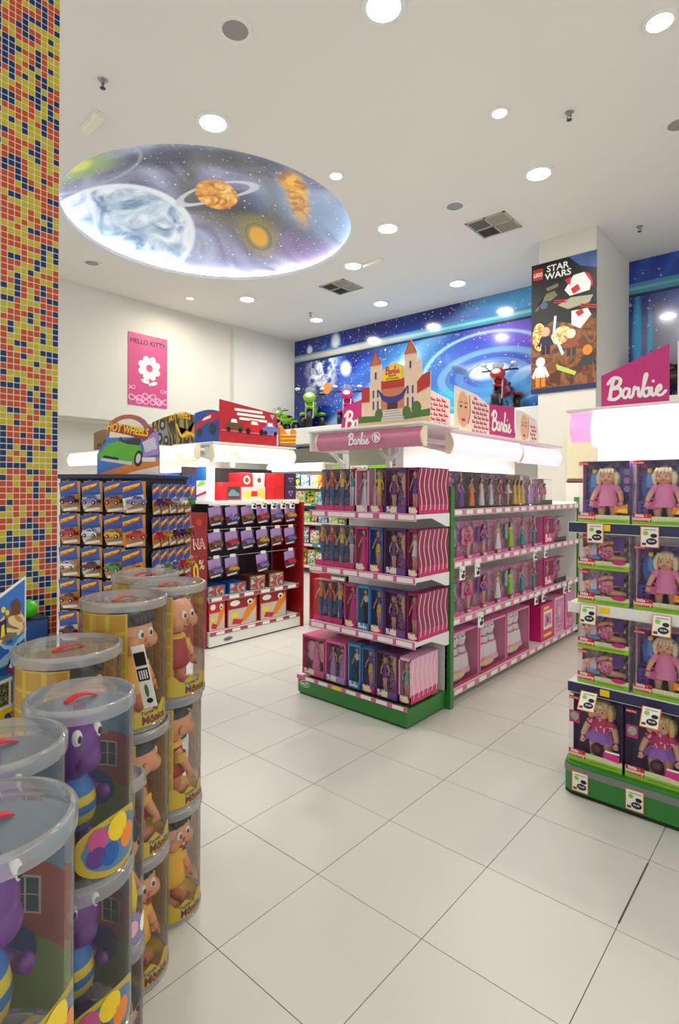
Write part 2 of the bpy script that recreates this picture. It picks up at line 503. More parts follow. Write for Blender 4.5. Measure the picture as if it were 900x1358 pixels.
# ---- painted dome above the opening, lit by a hidden neon ring in its cove
s = Sh('dome_space_painting', 0.6, 'xy')
s.col = s.noise(1.1, [(0.3,(62,62,78)),(0.48,(138,136,164)),(0.62,(176,178,202)),(0.75,(120,122,152))], 5, 1.2)
s.blob(-0.1,0.62,0.75,0.32,(40,38,44), rot=0.9, soft=0.5, alpha=0.85)
s.blob(-0.35,0.75,0.5,0.16,(120,110,60), rot=0.8, soft=0.6, alpha=0.5)
s.blob(0.35,-0.45,1.1,0.22,(34,34,42), rot=0.75, soft=0.6, alpha=0.8)
s.blob(-0.2,1.35,0.7,0.28,(118,70,120), rot=0.75, soft=0.7, alpha=0.45)
s.blob(0.75,1.0,0.75,0.45,(150,178,205), rot=0.7, soft=0.5, alpha=0.7)
s.ringb(-0.05,0.32,0.62,0.82,0.3,(104,98,58), rot=0.75, soft=0.25, alpha=0.55)
s.stars(8, 0.14, (245,245,255), 0.9); s.stars(15, 0.15, (255,255,255), 0.75); s.stars(30, 0.16, (255,255,255), 0.5)
pl = s.noise(2.6, [(0.34,(110,140,170)),(0.5,(196,212,226)),(0.64,(244,248,250))], 5, 1.6)
s.over(s.mask(-1.36,-0.36,0.78,0.95,0.2,0.03), (238,242,244))
s.over(s.mask(-1.40,-0.38,0.73,0.90,0.2,0.04), pl)
s.blob(-0.38,-1.36,0.34,0.26,(150,180,90), rot=0.6, soft=0.6, alpha=0.8); s.blob(-0.38,-1.36,0.13,0.1,(205,210,90), soft=0.5)
s.ringb(-0.38,-1.36,0.62,0.5,0.05,(190,196,190), rot=0.6, alpha=0.6)
s.ringb(-0.17,0.17,0.58,0.17,0.22,(216,216,222), rot=0.36, alpha=0.9)
sat = s.noise(5.0, [(0.35,(186,104,34)),(0.5,(236,166,58)),(0.65,(250,214,130))], 2, 2.0)
s.over(s.mask(-0.2,0.2,0.25,0.30,0.75,0.05), sat)
s.blob(-0.41,1.04,0.24,0.34,(150,140,60), rot=0.7, soft=0.6, alpha=0.8); s.blob(-0.41,1.04,0.12,0.17,(224,164,50), rot=0.7, soft=0.15)
s.ringb(-0.41,1.04,0.18,0.25,0.15,(120,96,40), rot=0.7, alpha=0.6)
fl_ = s.noise(6.0, [(0.4,(180,110,20)),(0.6,(245,190,60))], 3, 1.0)
s.over(s.mul(s.mask(0.66,0.72,0.5,0.13,2.25,0.5), 0.9), fl_)
s.over(s.mul(s.mask(0.82,0.48,0.22,0.16,2.25,0.4), 0.9), fl_)
dome_m = s.done()
hgt, RB, zb = 0.5, 1.86, ZC+0.06
RS = (RB*RB+hgt*hgt)/(2*hgt); zs = zb+hgt-RS
prof = []
for i in range(15):
    r = RB*i/14; prof.append((max(r,0.001), zs+math.sqrt(RS*RS-r*r)-zb))
db = MB(); db.lathe(prof, dome_m, 72)
dome = struct(db.build('ceiling_dome', None, (DC[0],DC[1],zb), smooth=True))
nb = MB()
nb.tube([(1.73*math.cos(2*math.pi*k/60), 1.73*math.sin(2*math.pi*k/60), 0.03) for k in range(61)], 0.014, mat('cove_neon', (255,250,240), 0.4, emit=26.0, var=0, ecol=(236,244,255)), 6, cap=False)
tag(nb.build('cove_neon_tube', None, (DC[0],DC[1],zb)), 'white neon ring lighting the painted ceiling dome', 'light')

# ---- walls
wb = MB(); wb.box(-8.5,-8.36,-1.4,8.2,2.62,ZC,WALLM); wb.box(-8.36,-8.28,6.52,8.07,2.62,ZC,WALLM)
struct(wb.build('wall_left'))
wb = MB(); wb.box(-9.0,-8.9,-1.4,8.2,0,2.62,WALLM); wb.box(-9.0,-8.5,-1.4,8.2,2.60,2.66,WALLM)
struct(wb.build('wall_left_recess'))
s = Sh('space_wallpaper', 0.14, 'xz')
s.col = s.noise(0.8, [(0.28,(6,12,70)),(0.45,(12,38,130)),(0.58,(34,80,180)),(0.74,(66,130,205))], 5, 1.0)
s.blob(-5.4,4.5,3.2,0.22,(12,30,120), soft=0.5, alpha=0.85)
s.blob(-3.6,4.4,0.7,0.24,(86,168,220), soft=0.6, alpha=0.9)
s.blob(-7.9,3.5,0.6,0.7,(16,32,110), soft=0.6, alpha=0.7)
s.blob(-6.0,3.5,1.9,0.12,(140,190,232), rot=0.5, soft=0.8, alpha=0.55)
s.blob(-6.6,3.2,1.6,0.08,(180,215,245), rot=0.55, soft=0.8, alpha=0.45)
s.blob(-5.3,3.6,0.8,0.5,(60,170,215), soft=0.7, alpha=0.6)
s.blob(-4.1,3.5,1.1,0.75,(70,80,190), soft=0.5, alpha=0.6)
s.blob(-3.5,3.95,0.8,0.2,(120,90,200), rot=-0.3, soft=0.7, alpha=0.8)
g_ = s.noise(2.0, [(0.45,(0,0,0)),(0.6,(255,255,255))], 2)
s.stars(6, 0.16, (225,240,255), 0.95, g_); s.stars(12, 0.17, (255,225,250), 0.85); s.stars(22, 0.2, (255,255,255), 0.7, g_)
s.over(s.mul(s.mask(-7.5,3.9,0.34,0.34,0,0.6), s.noise(6, [(0.4,(0,0,0)),(0.55,(255,255,255))], 4)), (240,248,255))
s.blob(-6.9,3.85,0.12,0.14,(230,240,250), rot=0.5, soft=0.4, alpha=0.8)
s.blob(-7.16,4.42,0.1,0.13,(235,240,250), soft=0.5, alpha=0.9); s.blob(-7.85,4.35,0.07,0.08,(230,240,250), soft=0.5, alpha=0.9)
s.ringb(-7.38,3.53,0.22,0.05,0.3,(190,170,120), rot=0.4, alpha=0.8); s.blob(-7.38,3.53,0.11,0.11,(232,140,40), soft=0.15)
s.ringb(-4.05,3.42,1.15,0.62,0.05,(170,215,240), alpha=0.9)
s.ringb(-3.95,3.35,0.95,0.42,0.22,(110,160,205), alpha=0.9); s.ringb(-3.95,3.35,0.62,0.26,0.25,(90,130,190), alpha=0.9)
s.blob(-4.0,3.42,0.34,0.14,(200,218,230), soft=0.25); s.ringb(-3.95,3.35,0.8,0.34,0.06,(60,96,150), alpha=0.9); s.ringb(-3.95,3.38,0.42,0.18,0.1,(70,110,160), alpha=0.9); s.blob(-3.45,3.3,0.2,0.08,(150,180,205), rot=0.5, soft=0.2, alpha=0.9); s.blob(-4.5,3.5,0.16,0.06,(60,80,110), rot=-0.5, soft=0.2, alpha=0.8)
s.blob(-3.7,3.05,0.5,0.3,(80,160,215), soft=0.5, alpha=0.8)
s.blob(-4.9,2.95,0.6,0.25,(40,190,210), soft=0.6, alpha=0.7)
s.blob(-1.6,3.55,0.45,0.06,(40,50,110), soft=0.3); s.blob(-1.6,3.2,0.12,0.4,(34,44,96), soft=0.3)
s.blob(-1.2,3.5,0.6,0.5,(200,205,225), soft=0.7, alpha=0.5)
s.blob(-1.9,3.5,0.05,0.6,(60,180,235), soft=0.5, alpha=0.8); s.blob(-1.75,3.4,0.03,0.5,(60,180,235), soft=0.5, alpha=0.8)
s.blob(-5.5,4.2,60,0.085,(70,140,170), soft=0.03); s.blob(-6.9,4.21,1.6,0.05,(206,192,170), soft=0.5, alpha=0.9); s.blob(-3.5,4.215,2.0,0.025,(130,205,215), soft=0.5, alpha=0.8)
s.blob(-5.5,4.125,60,0.02,(14,30,70), soft=0.2)
wall_m = s.done(0.5)
wb = MB(); wb.box(-8.5,2.6,8.07,8.2,2.3,ZC,wall_m); struct(wb.build('wall_back'))
wb = MB(); wb.box(-9.0,2.6,8.07,8.2,0,2.3,WALLM); struct(wb.build('wall_back_lower'))
wb = MB(); wb.box(-8.36,-2.66,7.40,8.065,2.42,2.68,mat('soffit_paint', (222,220,208), 0.6, var=0.02, scale=3)); wb.box(-8.36,-2.66,7.36,7.40,2.40,2.70,SHELFW)
wb.box(-1.98,2.6,7.40,8.065,2.42,2.68,MATS['soffit_paint']); struct(wb.build('trim_1', bevel=0.006))
pb = MB(); pb.box(-2.66,-2.0,6.69,8.06,0,ZC,WALLM); struct(pb.build('wall_pillar'))
pb = MB(); pb.box(-2.68,-1.98,6.682,6.69,ZC-0.012,ZC,WALLM); pb.box(-2.0,-1.992,6.69,8.05,ZC-0.012,ZC,WALLM); struct(pb.build('trim_2'))
pb = MB(); pb.box(-8.36,-8.35,-1.4,6.52,ZC-0.012,ZC,WALLM); struct(pb.build('trim_3'))

# ---- mosaic column at the shop front
mc = thing('mosaic_column', 'square column covered in orange, yellow and blue glass mosaic tiles', 'column', (-2.0,0.82,0))
cbm = MB(); cbm.box(-0.5,-0.0006,-0.6,-0.001,0,ZC,mat('white_grout', (226,222,210), 0.7, var=0.03)); cbm.build('core', mc)
def matte_tile(k, c, v):
    m = mat(k, c, 0.28, var=v, scale=180); m.node_tree.nodes['Principled BSDF'].inputs['Specular IOR Level'].default_value = 0.3; return m
TT = [matte_tile('glass_tile_orange', (188,70,14), .12), matte_tile('glass_tile_yellow', (186,170,12), .12), matte_tile('glass_tile_blue', (8,44,92), .15)]
P = 0.02; hs = P/2-0.0015
proto = []
for m_ in TT:
    b = MB(); b.box(-0.004,0.0006,-hs,hs,-hs,hs,m_); me = b.build('mosaic_tile'); proto.append(me.data); bpy.data.objects.remove(me)
restm = MB()
rng = random.Random(3)
prev = {}
for r in range(int(ZC/P)):
    for c in range(20):
        pv = prev.get((c, r-1)); pl_ = prev.get((c-1, r))
        k = rng.choices([0,1,2],[0.38,0.32,0.30])[0]
        if pv is not None and rng.random() < 0.22: k = pv
        elif pl_ is not None and rng.random() < 0.12: k = pl_
        prev[(c,r)] = k
        y, z = -0.001-P*(c+.5), P*(r+.5)
        if c < 10 and 1.95 < z < 2.55:
            o = bpy.data.objects.new('mosaic_tile', proto[k]); COL.objects.link(o); o.parent = mc; o.location = (0,y,z)
        else:
            restm.box(-0.004,0.0006,y-hs,y+hs,z-hs,z+hs,TT[k])
o = restm.build('mosaic_tile_field', mc); o['kind'] = 'stuff'

# ================================================================== CEILING FITTINGS
def downlight(name, x, y, r, lamp, watts, col, label, group=None, size=None):
    t = thing(name, label, 'ceiling light', (x,y,ZC), 0, group)
    b = MB(); b.lathe([(r*1.35,-0.001),(r*1.33,-0.012),(r*1.02,-0.014),(r,0.03),(r*0.9,0.035)], SHELFW, 28); b.build('trim_ring', t, smooth=True)
    b = MB(); b.lathe([(r*0.96,-0.006),(r*0.7,-0.016),(0.001,-0.02)], lamp, 24); b.build('lamp', t, smooth=True)
    ld = bpy.data.lights.new('lamp_light', 'AREA'); ld.shape = 'DISK'; ld.size = r*2; ld.energy = watts; ld.color = col; ld.spread = R(170)
    lo = bpy.data.objects.new('lamp_light', ld); COL.objects.link(lo); lo.parent = t; lo.location = (0,0,-0.03)
    return t
HL = [(-2.10,2.80,'bright round ceiling light in front of the doll gondola, beyond the ceiling speaker'),
      (-3.82,2.78,'bright round ceiling light beside the near edge of the painted dome'),
      (-2.09,5.24,'bright round ceiling light in front of the square white pillar'),
      (-3.84,5.22,'bright round ceiling light between the dome and the big air vent'),
      (-4.84,5.80,'bright round ceiling light beside the white emergency lamp over the far edge of the dome'),
      (-4.09,7.28,'bright round ceiling light near the blue space wallpaper, right of its row'),
      (-5.48,7.27,'bright round ceiling light near the blue space wallpaper, middle of its row'),
      (-6.88,7.24,'bright round ceiling light near the corner of the white wall and the blue wallpaper'),
      (-6.97,5.74,'bright round ceiling light beyond the dome, before the white left wall')]
for x, y, lb in HL:
    downlight('halide_downlight', x, y, 0.105, LAMPW, HALIDE_W, (1.0,0.995,0.97), lb)
WL = [(-0.83,4.04,'warm halogen spotlight in the ceiling over the right-hand baby doll display'),
      (-3.57,4.02,'warm halogen spotlight at the right rim of the painted dome'),
      (-1.99,4.19,'small warm halogen spotlight beside a sprinkler over the aisle'),
      (-7.62,5.12,'small warm halogen spotlight over the poster on the white left wall')]
for i, (x, y, lb) in enumerate(WL):
    downlight('halogen_spotlight', x, y, 0.055 if i else 0.075, LAMPY, WARM_W*(1.6 if i == 0 else 1), (1.0,0.86,0.68), lb)
for x, y, lb in [(-2.94,2.31,'round grey speaker grille set in the ceiling before the dome'), (-3.0,5.27,'round grey speaker grille in the ceiling next to the big air vent'), (-0.94,5.28,'round grey speaker grille in the ceiling beside the blue wallpapered wall'), (-7.43,3.47,'pale round speaker grille in the ceiling between the dome and the white left wall')]:
    t = thing('ceiling_speaker', lb, 'speaker', (x,y,ZC))
    b = MB(); b.lathe([(0.115,-0.001),(0.112,-0.012),(0.085,-0.010),(0.085,-0.004)], SHELFW, 28); b.build('bezel', t, smooth=True)
    b = MB(); b.lathe([(0.086,-0.006),(0.05,-0.011),(0.001,-0.012)], mat('speaker_mesh', (150,148,144), 0.6, var=0.3, scale=400), 24); b.build('grille', t, smooth=True)
for x, y, lb in [(-4.04,1.96,'chrome fire sprinkler head in the ceiling beside the mosaic column'), (-1.57,4.55,'chrome fire sprinkler head in the ceiling over the aisle'), (-1.64,7.04,'chrome fire sprinkler head in the ceiling right of the pillar'), (-6.69,6.89,'chrome fire sprinkler head in the ceiling by the corner of the blue wall')]:
    t = thing('fire_sprinkler', lb, 'sprinkler', (x,y,ZC))
    b = MB(); b.lathe([(0.035,-0.001),(0.032,-0.006),(0.014,-0.008),(0.012,-0.03),(0.003,-0.032)], STEEL, 16); b.build('flange', t, smooth=True)
    b = MB(); b.tube([(-0.012,0,-0.028),(-0.016,0,-0.045),(0,0,-0.06)],0.0035,DARK,6); b.tube([(0.012,0,-0.028),(0.016,0,-0.045),(0,0,-0.06)],0.0035,DARK,6)
    b.lathe([(0.02,-0.062),(0.02,-0.065),(0.001,-0.066)], DARK, 12); b.build('deflector', t)
for x, y, rz, lb in [(-4.56,2.13,R(-3),'white emergency lamp box on the ceiling between sprinkler and dome'), (-4.55,5.87,R(-5),'white emergency lamp box on the ceiling beside a bright light')]:
    t = thing('emergency_lamp', lb, 'emergency light', (x,y,ZC), rz)
    b = MB(); b.box(-0.16,0.16,-0.045,0.045,-0.018,0.0,SHELFW); b.build('mount', t, bevel=0.004)
    b = MB(); b.sweep([(-0.038,-0.018),(-0.03,-0.045),(0.03,-0.045),(0.038,-0.018)], -0.15, 0.15, mat('lamp_diffuser', (236,232,214), 0.3)); b.build('diffuser', t, bevel=0.003)
for x, y, lb in [(-2.885,5.94,'square four-panel air vent in the ceiling before the pillar'), (-5.48,6.30,'square four-panel air vent in the ceiling nearest the white emergency lamp')]:
    t = thing('air_vent', lb, 'air vent', (x,y,ZC))
    b = MB(); hw = 0.235
    for q in ((-hw,hw,-hw,-hw+.02),(-hw,hw,hw-.02,hw),(-hw,-hw+.02,-hw,hw),(hw-.02,hw,-hw,hw),(-.012,.012,-hw,hw),(-hw,hw,-.012,.012)): b.box(q[0],q[1],q[2],q[3],-0.012,0.0,mat('vent_frame', (178,172,158), 0.5))
    b.build('frame', t)
    b = MB(); b.box(-hw+.01,hw-.01,-hw+.01,hw-.01,-0.003,-0.001,DARK); b.build('backing', t)
    for q in range(4):
        ox, oy = (-.118 if q%2 else .118), (-.118 if q < 2 else .118)
        for k in range(8):
            u = -0.09+0.026*k
            b = MB(); m_ = mat('vent_slat', (150,144,130), 0.5)
            a, e = (0.010 if q in (0,1) else -0.010, -0.011)
            if q in (0,3): b.add([(ox-.103,oy+u-a,-0.004),(ox+.103,oy+u-a,-0.004),(ox+.103,oy+u+a,e),(ox-.103,oy+u+a,e)], [(0,1,2,3)], m_)
            else: b.add([(ox+u-a,oy-.103,-0.004),(ox+u-a,oy+.103,-0.004),(ox+u+a,oy+.103,e),(ox+u+a,oy-.103,e)], [(0,1,2,3)], m_)
            b.build('slat', t)

# ================================================================== POSTERS
# pink poster on the left wall (faces +x): local x runs along world +y
t = thing('wall_poster', 'pink poster with a bow pattern hanging on the white left wall', 'poster', (-8.352,4.83,2.90), R(90))
b = MB(); PINKP = mat('poster_pink', (200,72,126), 0.35); b.box(-0.345,0.345,-0.004,0.0,0.0,1.15,PINKP); b.build('sheet', t)
f = Flat(-0.0045)
f.text('HELLO KITTY', 0, 0.99, 0.105, mat('poster_black', (40,16,28), 0.4), 2, bold=0.022, sx=0.98)
for (x, z, sc) in [(-.22,.12,.11),(.02,.16,.11),(.25,.1,.11),(-.1,.0,.1),(.14,.0,.1),(-.3,.28,.07),(.3,.27,.07)]:
    z = max(z,.07)
    for q in (-1,1):
        e = [(min(max(px,-.34),.34), min(max(pz,.005),1.1)) for px,pz in ell(x+q*sc*.6,z,sc*.55,sc*.45,16,q*.3)]
        e2 = [(min(max(px,-.338),.338), min(max(pz,.008),1.1)) for px,pz in ell(x+q*sc*.6,z,sc*.38,sc*.28,16,q*.3)]
        f.ring(e, e2, PALEP, 1)
    f.poly(ell(x,z,sc*.2,sc*.2,12), PALEP, 2)
WH = PAPER
for k in range(8): f.poly(ell(.02+.13*math.cos(k*math.pi/4+.4),.62+.13*math.sin(k*math.pi/4+.4),.075,.06,18,k*math.pi/4+.4), WH, 2)
f.poly(ell(.02,.62,.11,.11,20), WH, 2); f.poly(ell(.02,.62,.06,.06,18), mat('flower_pink', (226,70,130), 0.4), 3)
f.stroke([(.02,.5),(.0,.42),(.03,.34)], .02, WH, 2); f.poly(ell(-.06,.40,.07,.03,14,-.3), WH, 2); f.poly(ell(.10,.38,.07,.03,14,.3), WH, 2)
f.build('print', t)

# tall film-toy poster on the pillar (faces -y)
t = thing('wall_poster', 'tall black and brown spaceship toy poster with white lettering on the white pillar', 'poster', (-2.365,6.683,2.735), 0)
b = MB(); b.box(-0.375,0.375,-0.01,0.0,0.0,1.56,BLACK); b.build('sheet', t)
f = Flat(-0.0105)
SANDB = busy('poster_desert', [(84,48,24),(120,74,38),(142,92,50),(104,62,32)], 5.0, 0.3)
FIRE = busy('poster_fire', [(214,140,50),(244,206,110),(250,236,180),(190,100,30)], 14.0, 0.3)
f.poly([(-.375,.06),(.375,.06),(.375,.86),(.1,.78),(-.12,.84),(-.375,.74)], SANDB, 1)
f.rect(-.375,.375,0,.06,mat('poster_navy', (30,46,90), .3), 1)
f.poly([(.06,1.56),(.375,1.56),(.375,1.36),(.2,1.42)], mat('poster_planet_blue', (58,92,150), .3, var=.4, scale=8), 1)
f.rect(-.355,-.235,1.37,1.50,RED,2); f.text('LEGO', -.295,1.41,.062,PAPER,4,bold=.02,sx=.66,shear=.1)
f.text('LEGO', -.295,1.409,.064,YEL,3,bold=.04,sx=.66,shear=.1)
f.text('STAR', -.06,1.44,.105,PAPER,3,bold=.02,sx=1.05); f.text('WARS', -.06,1.35,.105,PAPER,3,bold=.02,sx=1.05)
f.poly(ell(-.22,1.05,.045,.045,14), mat('poster_moon', (80,92,120), .4, var=.3), 2)
# plain generic spacecraft
f.poly([(.02,1.18),(.12,1.33),(.24,1.34),(.32,1.22),(.30,1.12),(.08,1.10)], PAPER, 2); f.poly([(.24,1.34),(.30,1.31),(.34,1.2),(.32,1.14),(.31,1.22)], RED, 3)
f.poly([(.10,.92),(.28,.92),(.32,.84),(.2,.70),(.10,.76)], PAPER, 2); f.poly([(.14,.9),(.22,.93),(.24,.87),(.18,.84)], RED, 3); f.poly([(.09,1.18),(.17,1.22),(.2,1.15),(.12,1.11)], RED, 3); f.poly([(.02,1.30),(.1,1.32),(.08,1.22)], RED, 3)
f.poly([(-.06,1.02),(.1,1.08),(.34,1.06),(.3,.98),(.06,.95)], mat('poster_hull', (170,164,140), .4, var=.4, scale=60), 3)
for dz in (0,.025): f.poly([(.2,.95+dz),(.375,.90+dz),(.375,.915+dz),(.2,.962+dz)], RED, 4); f.poly([(-.1,1.05+dz),(.05,1.03+dz),(.05,1.042+dz),(-.1,1.062+dz)], RED, 4)
f.poly([(-.34,1.0),(-.3,1.0),(-.2,1.18),(-.1,1.2),(-.06,1.14),(-.14,1.09),(-.24,1.1)], mat('poster_olive', (112,116,74), .4, var=.5, scale=50), 2)
f.poly([(-.2,1.25),(-.06,1.28),(-.05,1.24),(-.18,1.21)], MATS['poster_olive'], 2)
f.poly(ell(-.275,.68,.085,.17,16,.05), FIRE, 2); f.poly(ell(-.02,.66,.12,.10,16,.5), FIRE, 2)
BEAM = mat('poster_beam', (190,216,236), .3); GBEAM = mat('poster_green_beam', (176,206,96), .3)
f.poly([(-.12,.66),(-.09,.66),(-.07,.9),(-.1,.9)], BEAM, 3); f.poly([(-.09,.62),(-.06,.64),(.02,.44),(-.01,.42)], BEAM, 3)
f.poly([(-.08,.33),(-.06,.26),(.14,.17),(.16,.21)], GBEAM, 3)
# plain little robots in the poster's colours
def bot(x, z, sc, body, head, legs, k=3):
    f.rect(x-.045*sc,x+.045*sc,z+.09*sc,z+.19*sc,body,k); f.poly(ell(x,z+.235*sc,.045*sc,.05*sc,12),head,k+1)
    for q in (-1,1): f.rect(x+q*.027*sc-.02*sc,x+q*.027*sc+.02*sc,z,z+.09*sc,legs,k); f.poly([(x+q*.045*sc,z+.19*sc),(x+q*.085*sc,z+.1*sc),(x+q*.06*sc,z+.08*sc),(x+q*.045*sc,z+.13*sc)],body,k)
bot(-.2,.46,1.15,NAVY,SKIN,BLACK); bot(.1,.4,1.1,mat('poster_rust', (150,70,50), .4),CREAM,DARK); bot(.28,.16,1.2,DARK,ORANGE,BROWN); bot(-.26,.08,1.25,PAPER,PAPER,ORANGE)
f.build('print', t)

# ================================================================== DOLLS AND BOXES
def fashion_doll(h, dress, hair, skin, style='gown', top=None, seed=0):
    """slim standing fashion doll, feet at z=0, facing -y, one mesh"""
    b = MB(); u = h/0.29; rn = random.Random(seed)
    def S(*p): return tuple(q*u for q in p)
    top = top or dress
    hx = 0.012
    if style == 'mermaid':
        b.lathe([(.020*u,.155*u),(.021*u,.13*u),(.013*u,.06*u),(.007*u,.025*u),(.022*u,.004*u),(.026*u,0)], dress, 10, sy=.75)
    else:
        for q in (-1,1):
            b.tube([S(q*.009,0,.15),S(q*.009,-.001,.085),S(q*.008,.001,.078),S(q*.007,.002,.012),S(q*.008,-.008,.0)], [x*u for x in (.0105,.0075,.0072,.0045,.005)], skin if style != 'trousers' else dress, 6)
        if style == 'gown': b.lathe([(.0125*u,.175*u),(.019*u,.15*u),(.024*u,.10*u),(.032*u,.03*u),(.034*u,.012*u),(.001*u,.012*u)], dress, 12, sy=.75)
        elif style == 'tutu': b.lathe([(.0125*u,.175*u),(.018*u,.16*u),(.04*u,.135*u),(.042*u,.128*u),(.016*u,.14*u)], dress, 12, sy=.8)
        elif style == 'short': b.lathe([(.0125*u,.175*u),(.018*u,.15*u),(.022*u,.112*u),(.001*u,.112*u)], dress, 10, sy=.8)
        else: b.lathe([(.0125*u,.175*u),(.018*u,.155*u),(.016*u,.135*u),(.001*u,.132*u)], dress, 10, sy=.75)
    b.lathe([(.0165*u,.15*u),(.0115*u,.178*u),(.0175*u,.205*u),(.015*u,.216*u),(.006*u,.224*u)], top, 10, sy=.65)
    b.tube([S(0,0,.215),S(0,-.001,.238)], .0048*u, skin, 6)
    for q in (-1,1):
        e = rn.uniform(.028,.034); hxx = rn.uniform(.024,.04)
        b.tube([S(q*.015,0,.214),S(q*e,.002,.178),S(q*hxx,-.008,.148),S(q*hxx,-.009,.136)], [x*u for x in (.0055,.0044,.0034,.0042)], skin, 6)
    b.ball(S(0,-.002,.253), (.0125*u,.0135*u,.0165*u), skin, 10, 7)
    for q in (-1,1): b.ball(S(q*.005,-.0142,.2545), (.0022*u,.001*u,.0016*u), BLUE, 6, 4)
    b.ball(S(0,-.0145,.2455), (.003*u,.0012*u,.0012*u), HOT, 6, 4); b.ball(S(0,-.016,.250), (.0015*u,.0015*u,.002*u), skin, 6, 4)
    b.ball(S(0,.002,.2575), (.0155*u,.0155*u,.0175*u), hair, 10, 7, keep=lambda x,y,z: not (y < -.35 and z < .45))
    b.lathe([(.014*u,.262*u),(.019*u,.24*u),(.021*u,.205*u),(.016*u,.165*u),(.004*u,.16*u)], hair, 8, c=S(0,.008,0), sy=.6, a0=R(-25), a1=R(205))
    return b

def wavy_edge(b, x, d, h, m1, m2):
    """curvy die-cut side: dark lower ink and a pale wavy line on a side panel at x"""
    n = 14; pts = []
    for i in range(n+1):
        z = h*.08+h*.9*i/n
        pts.append((d*.42+d*.26*math.sin(2*math.pi*i/n*1.1+.5), z))
    wv = .004
    vs = [(x,p[0]-wv,p[1]) for p in pts]+[(x,p[0]+wv,p[1]) for p in pts]
    b.add(vs, [(i,i+1,n+2+i,n+1+i) for i in range(n)], m1)
    b.add([(x-.0002,0.002,.002),(x-.0002,d-.002,.002),(x-.0002,d-.002,h*.2),(x-.0002,.002,h*.2)], [(0,1,2,3)], m2)

TPL = {}
def doll_box(key, w_, h, d, back, frame, base, doll=None, ndoll=1, sides='card', wavy=False, logo=True, tagk=True, name='doll_box', topc=None, flap=.16, wide=1.25, portrait=None, wings=None):
    """window box: root at the middle of the front bottom edge, front faces -y"""
    if key in TPL: return TPL[key]
    t = thing(name, 'doll box', 'doll box', (0,0,0))
    b = MB(); th = .0015; hw = w_/2
    b.box(-hw,hw,d-th,d,0,h,back); b.box(-hw,hw,0,d,0,th,base); b.box(-hw,hw,0,d,h-th,h,topc or frame)
    if sides == 'card':
        b.box(-hw,-hw+th,0,d,0,h,frame); b.box(hw-th,hw,0,d,0,h,frame)
        e = min(.012, w_*.1)
        b.box(-hw,-hw+e,-th,0,0,h,frame); b.box(hw-e,hw,-th,0,0,h,frame); b.box(-hw,hw,-th,0,h-.016,h,frame)
    if flap: b.box(-hw,hw,-th,0,0,h*flap,base)
    b.build('carton', t)
    b = MB()
    b.add([(-hw,-.0006,h*flap),(hw,-.0006,h*flap),(hw,-.0006,h),(-hw,-.0006,h)], [(0,1,2,3)], FILM)
    if sides == 'clear':
        for q in (-1,1): b.add([(q*(hw-.0005),0,0),(q*(hw-.0005),d,0),(q*(hw-.0005),d,h),(q*(hw-.0005),0,h)], [(0,1,2,3)], FILM)
    b.build('window', t)
    f = Flat(-th-.0003)
    if logo and flap: f.script(-hw*.8, h*flap*.28, min(w_*.32, h*flap*.62), PAPER, 1, .16)
    if tagk:
        x, z, k = -hw*.15 if w_ > .11 else 0, h*.02, min(.05, w_*.5)
        f.poly([(x-k/2,z),(x+k/2,z),(x+k/2,z+k*.7),(x+k*.42,z+k),(x+k*.3,z+k*.75),(x+k*.1,z+k*.75),(x,z+k*1.1),(x-k*.1,z+k*.75),(x-k*.3,z+k*.75),(x-k*.42,z+k),(x-k/2,z+k*.7)], CREAM, 2)
    if wavy:
        wavy_edge(f.b, hw+.0006, d, h, CREAM, HOT); wavy_edge(f.b, -hw-.0006, d, h, CREAM, HOT)
    if f.b.f: f.build('print', t)
    if portrait:
        f = Flat(d-.003); x = hw*.5
        f.poly(ell(x,h*.62,hw*.42,h*.26,20,.2), portrait, 1); f.poly(ell(x-hw*.05,h*.66,hw*.2,h*.14,18), SKIN, 2); f.poly(ell(x+hw*.1,h*.36,hw*.3,h*.16,16,.4), portrait, 1)
        f.text('Fab', -hw*.1, h*.84, h*.1, PAPER, 3, shear=.3, bold=.01); f.build('backdrop_print', t)
    if wings:
        b = MB()
        for q in (-1,1):
            for zz, rr in ((.66,.17),(.46,.12)): b.ball((q*hw*.5,d*.62,h*zz), (hw*.42,.002,h*rr), wings, 12, 6)
        b.build('wings', t, smooth=True)
    if doll:
        for i in range(ndoll):
            x = (i-(ndoll-1)/2)*w_/max(1,ndoll)*.95 - (hw*.38 if portrait else 0)
            o = doll(i).build('doll', t, (x, d*.5, h*flap*.55+.003), smooth=True); o.scale = (wide,min(wide,1.2),1)
    KIDS[t.name] = list(t.children)
    for c in t.children: KIDS[c.name] = []
    t['fresh'] = 1; TPL[key] = t; return t
def put(key, loc, rotz, label, group=None, cat='doll box', dz=0.0):
    t = TPL[key]
    if t.get('fresh'):
        del t['fresh']; t.location = loc; t.rotation_euler = (0,0,rotz); t['label'] = label; t['category'] = cat
        if group: t['group'] = group
        return t
    c = clone(t, loc, rotz, label, group); c['category'] = cat
    if 'fresh' in c: del c['fresh']
    return c

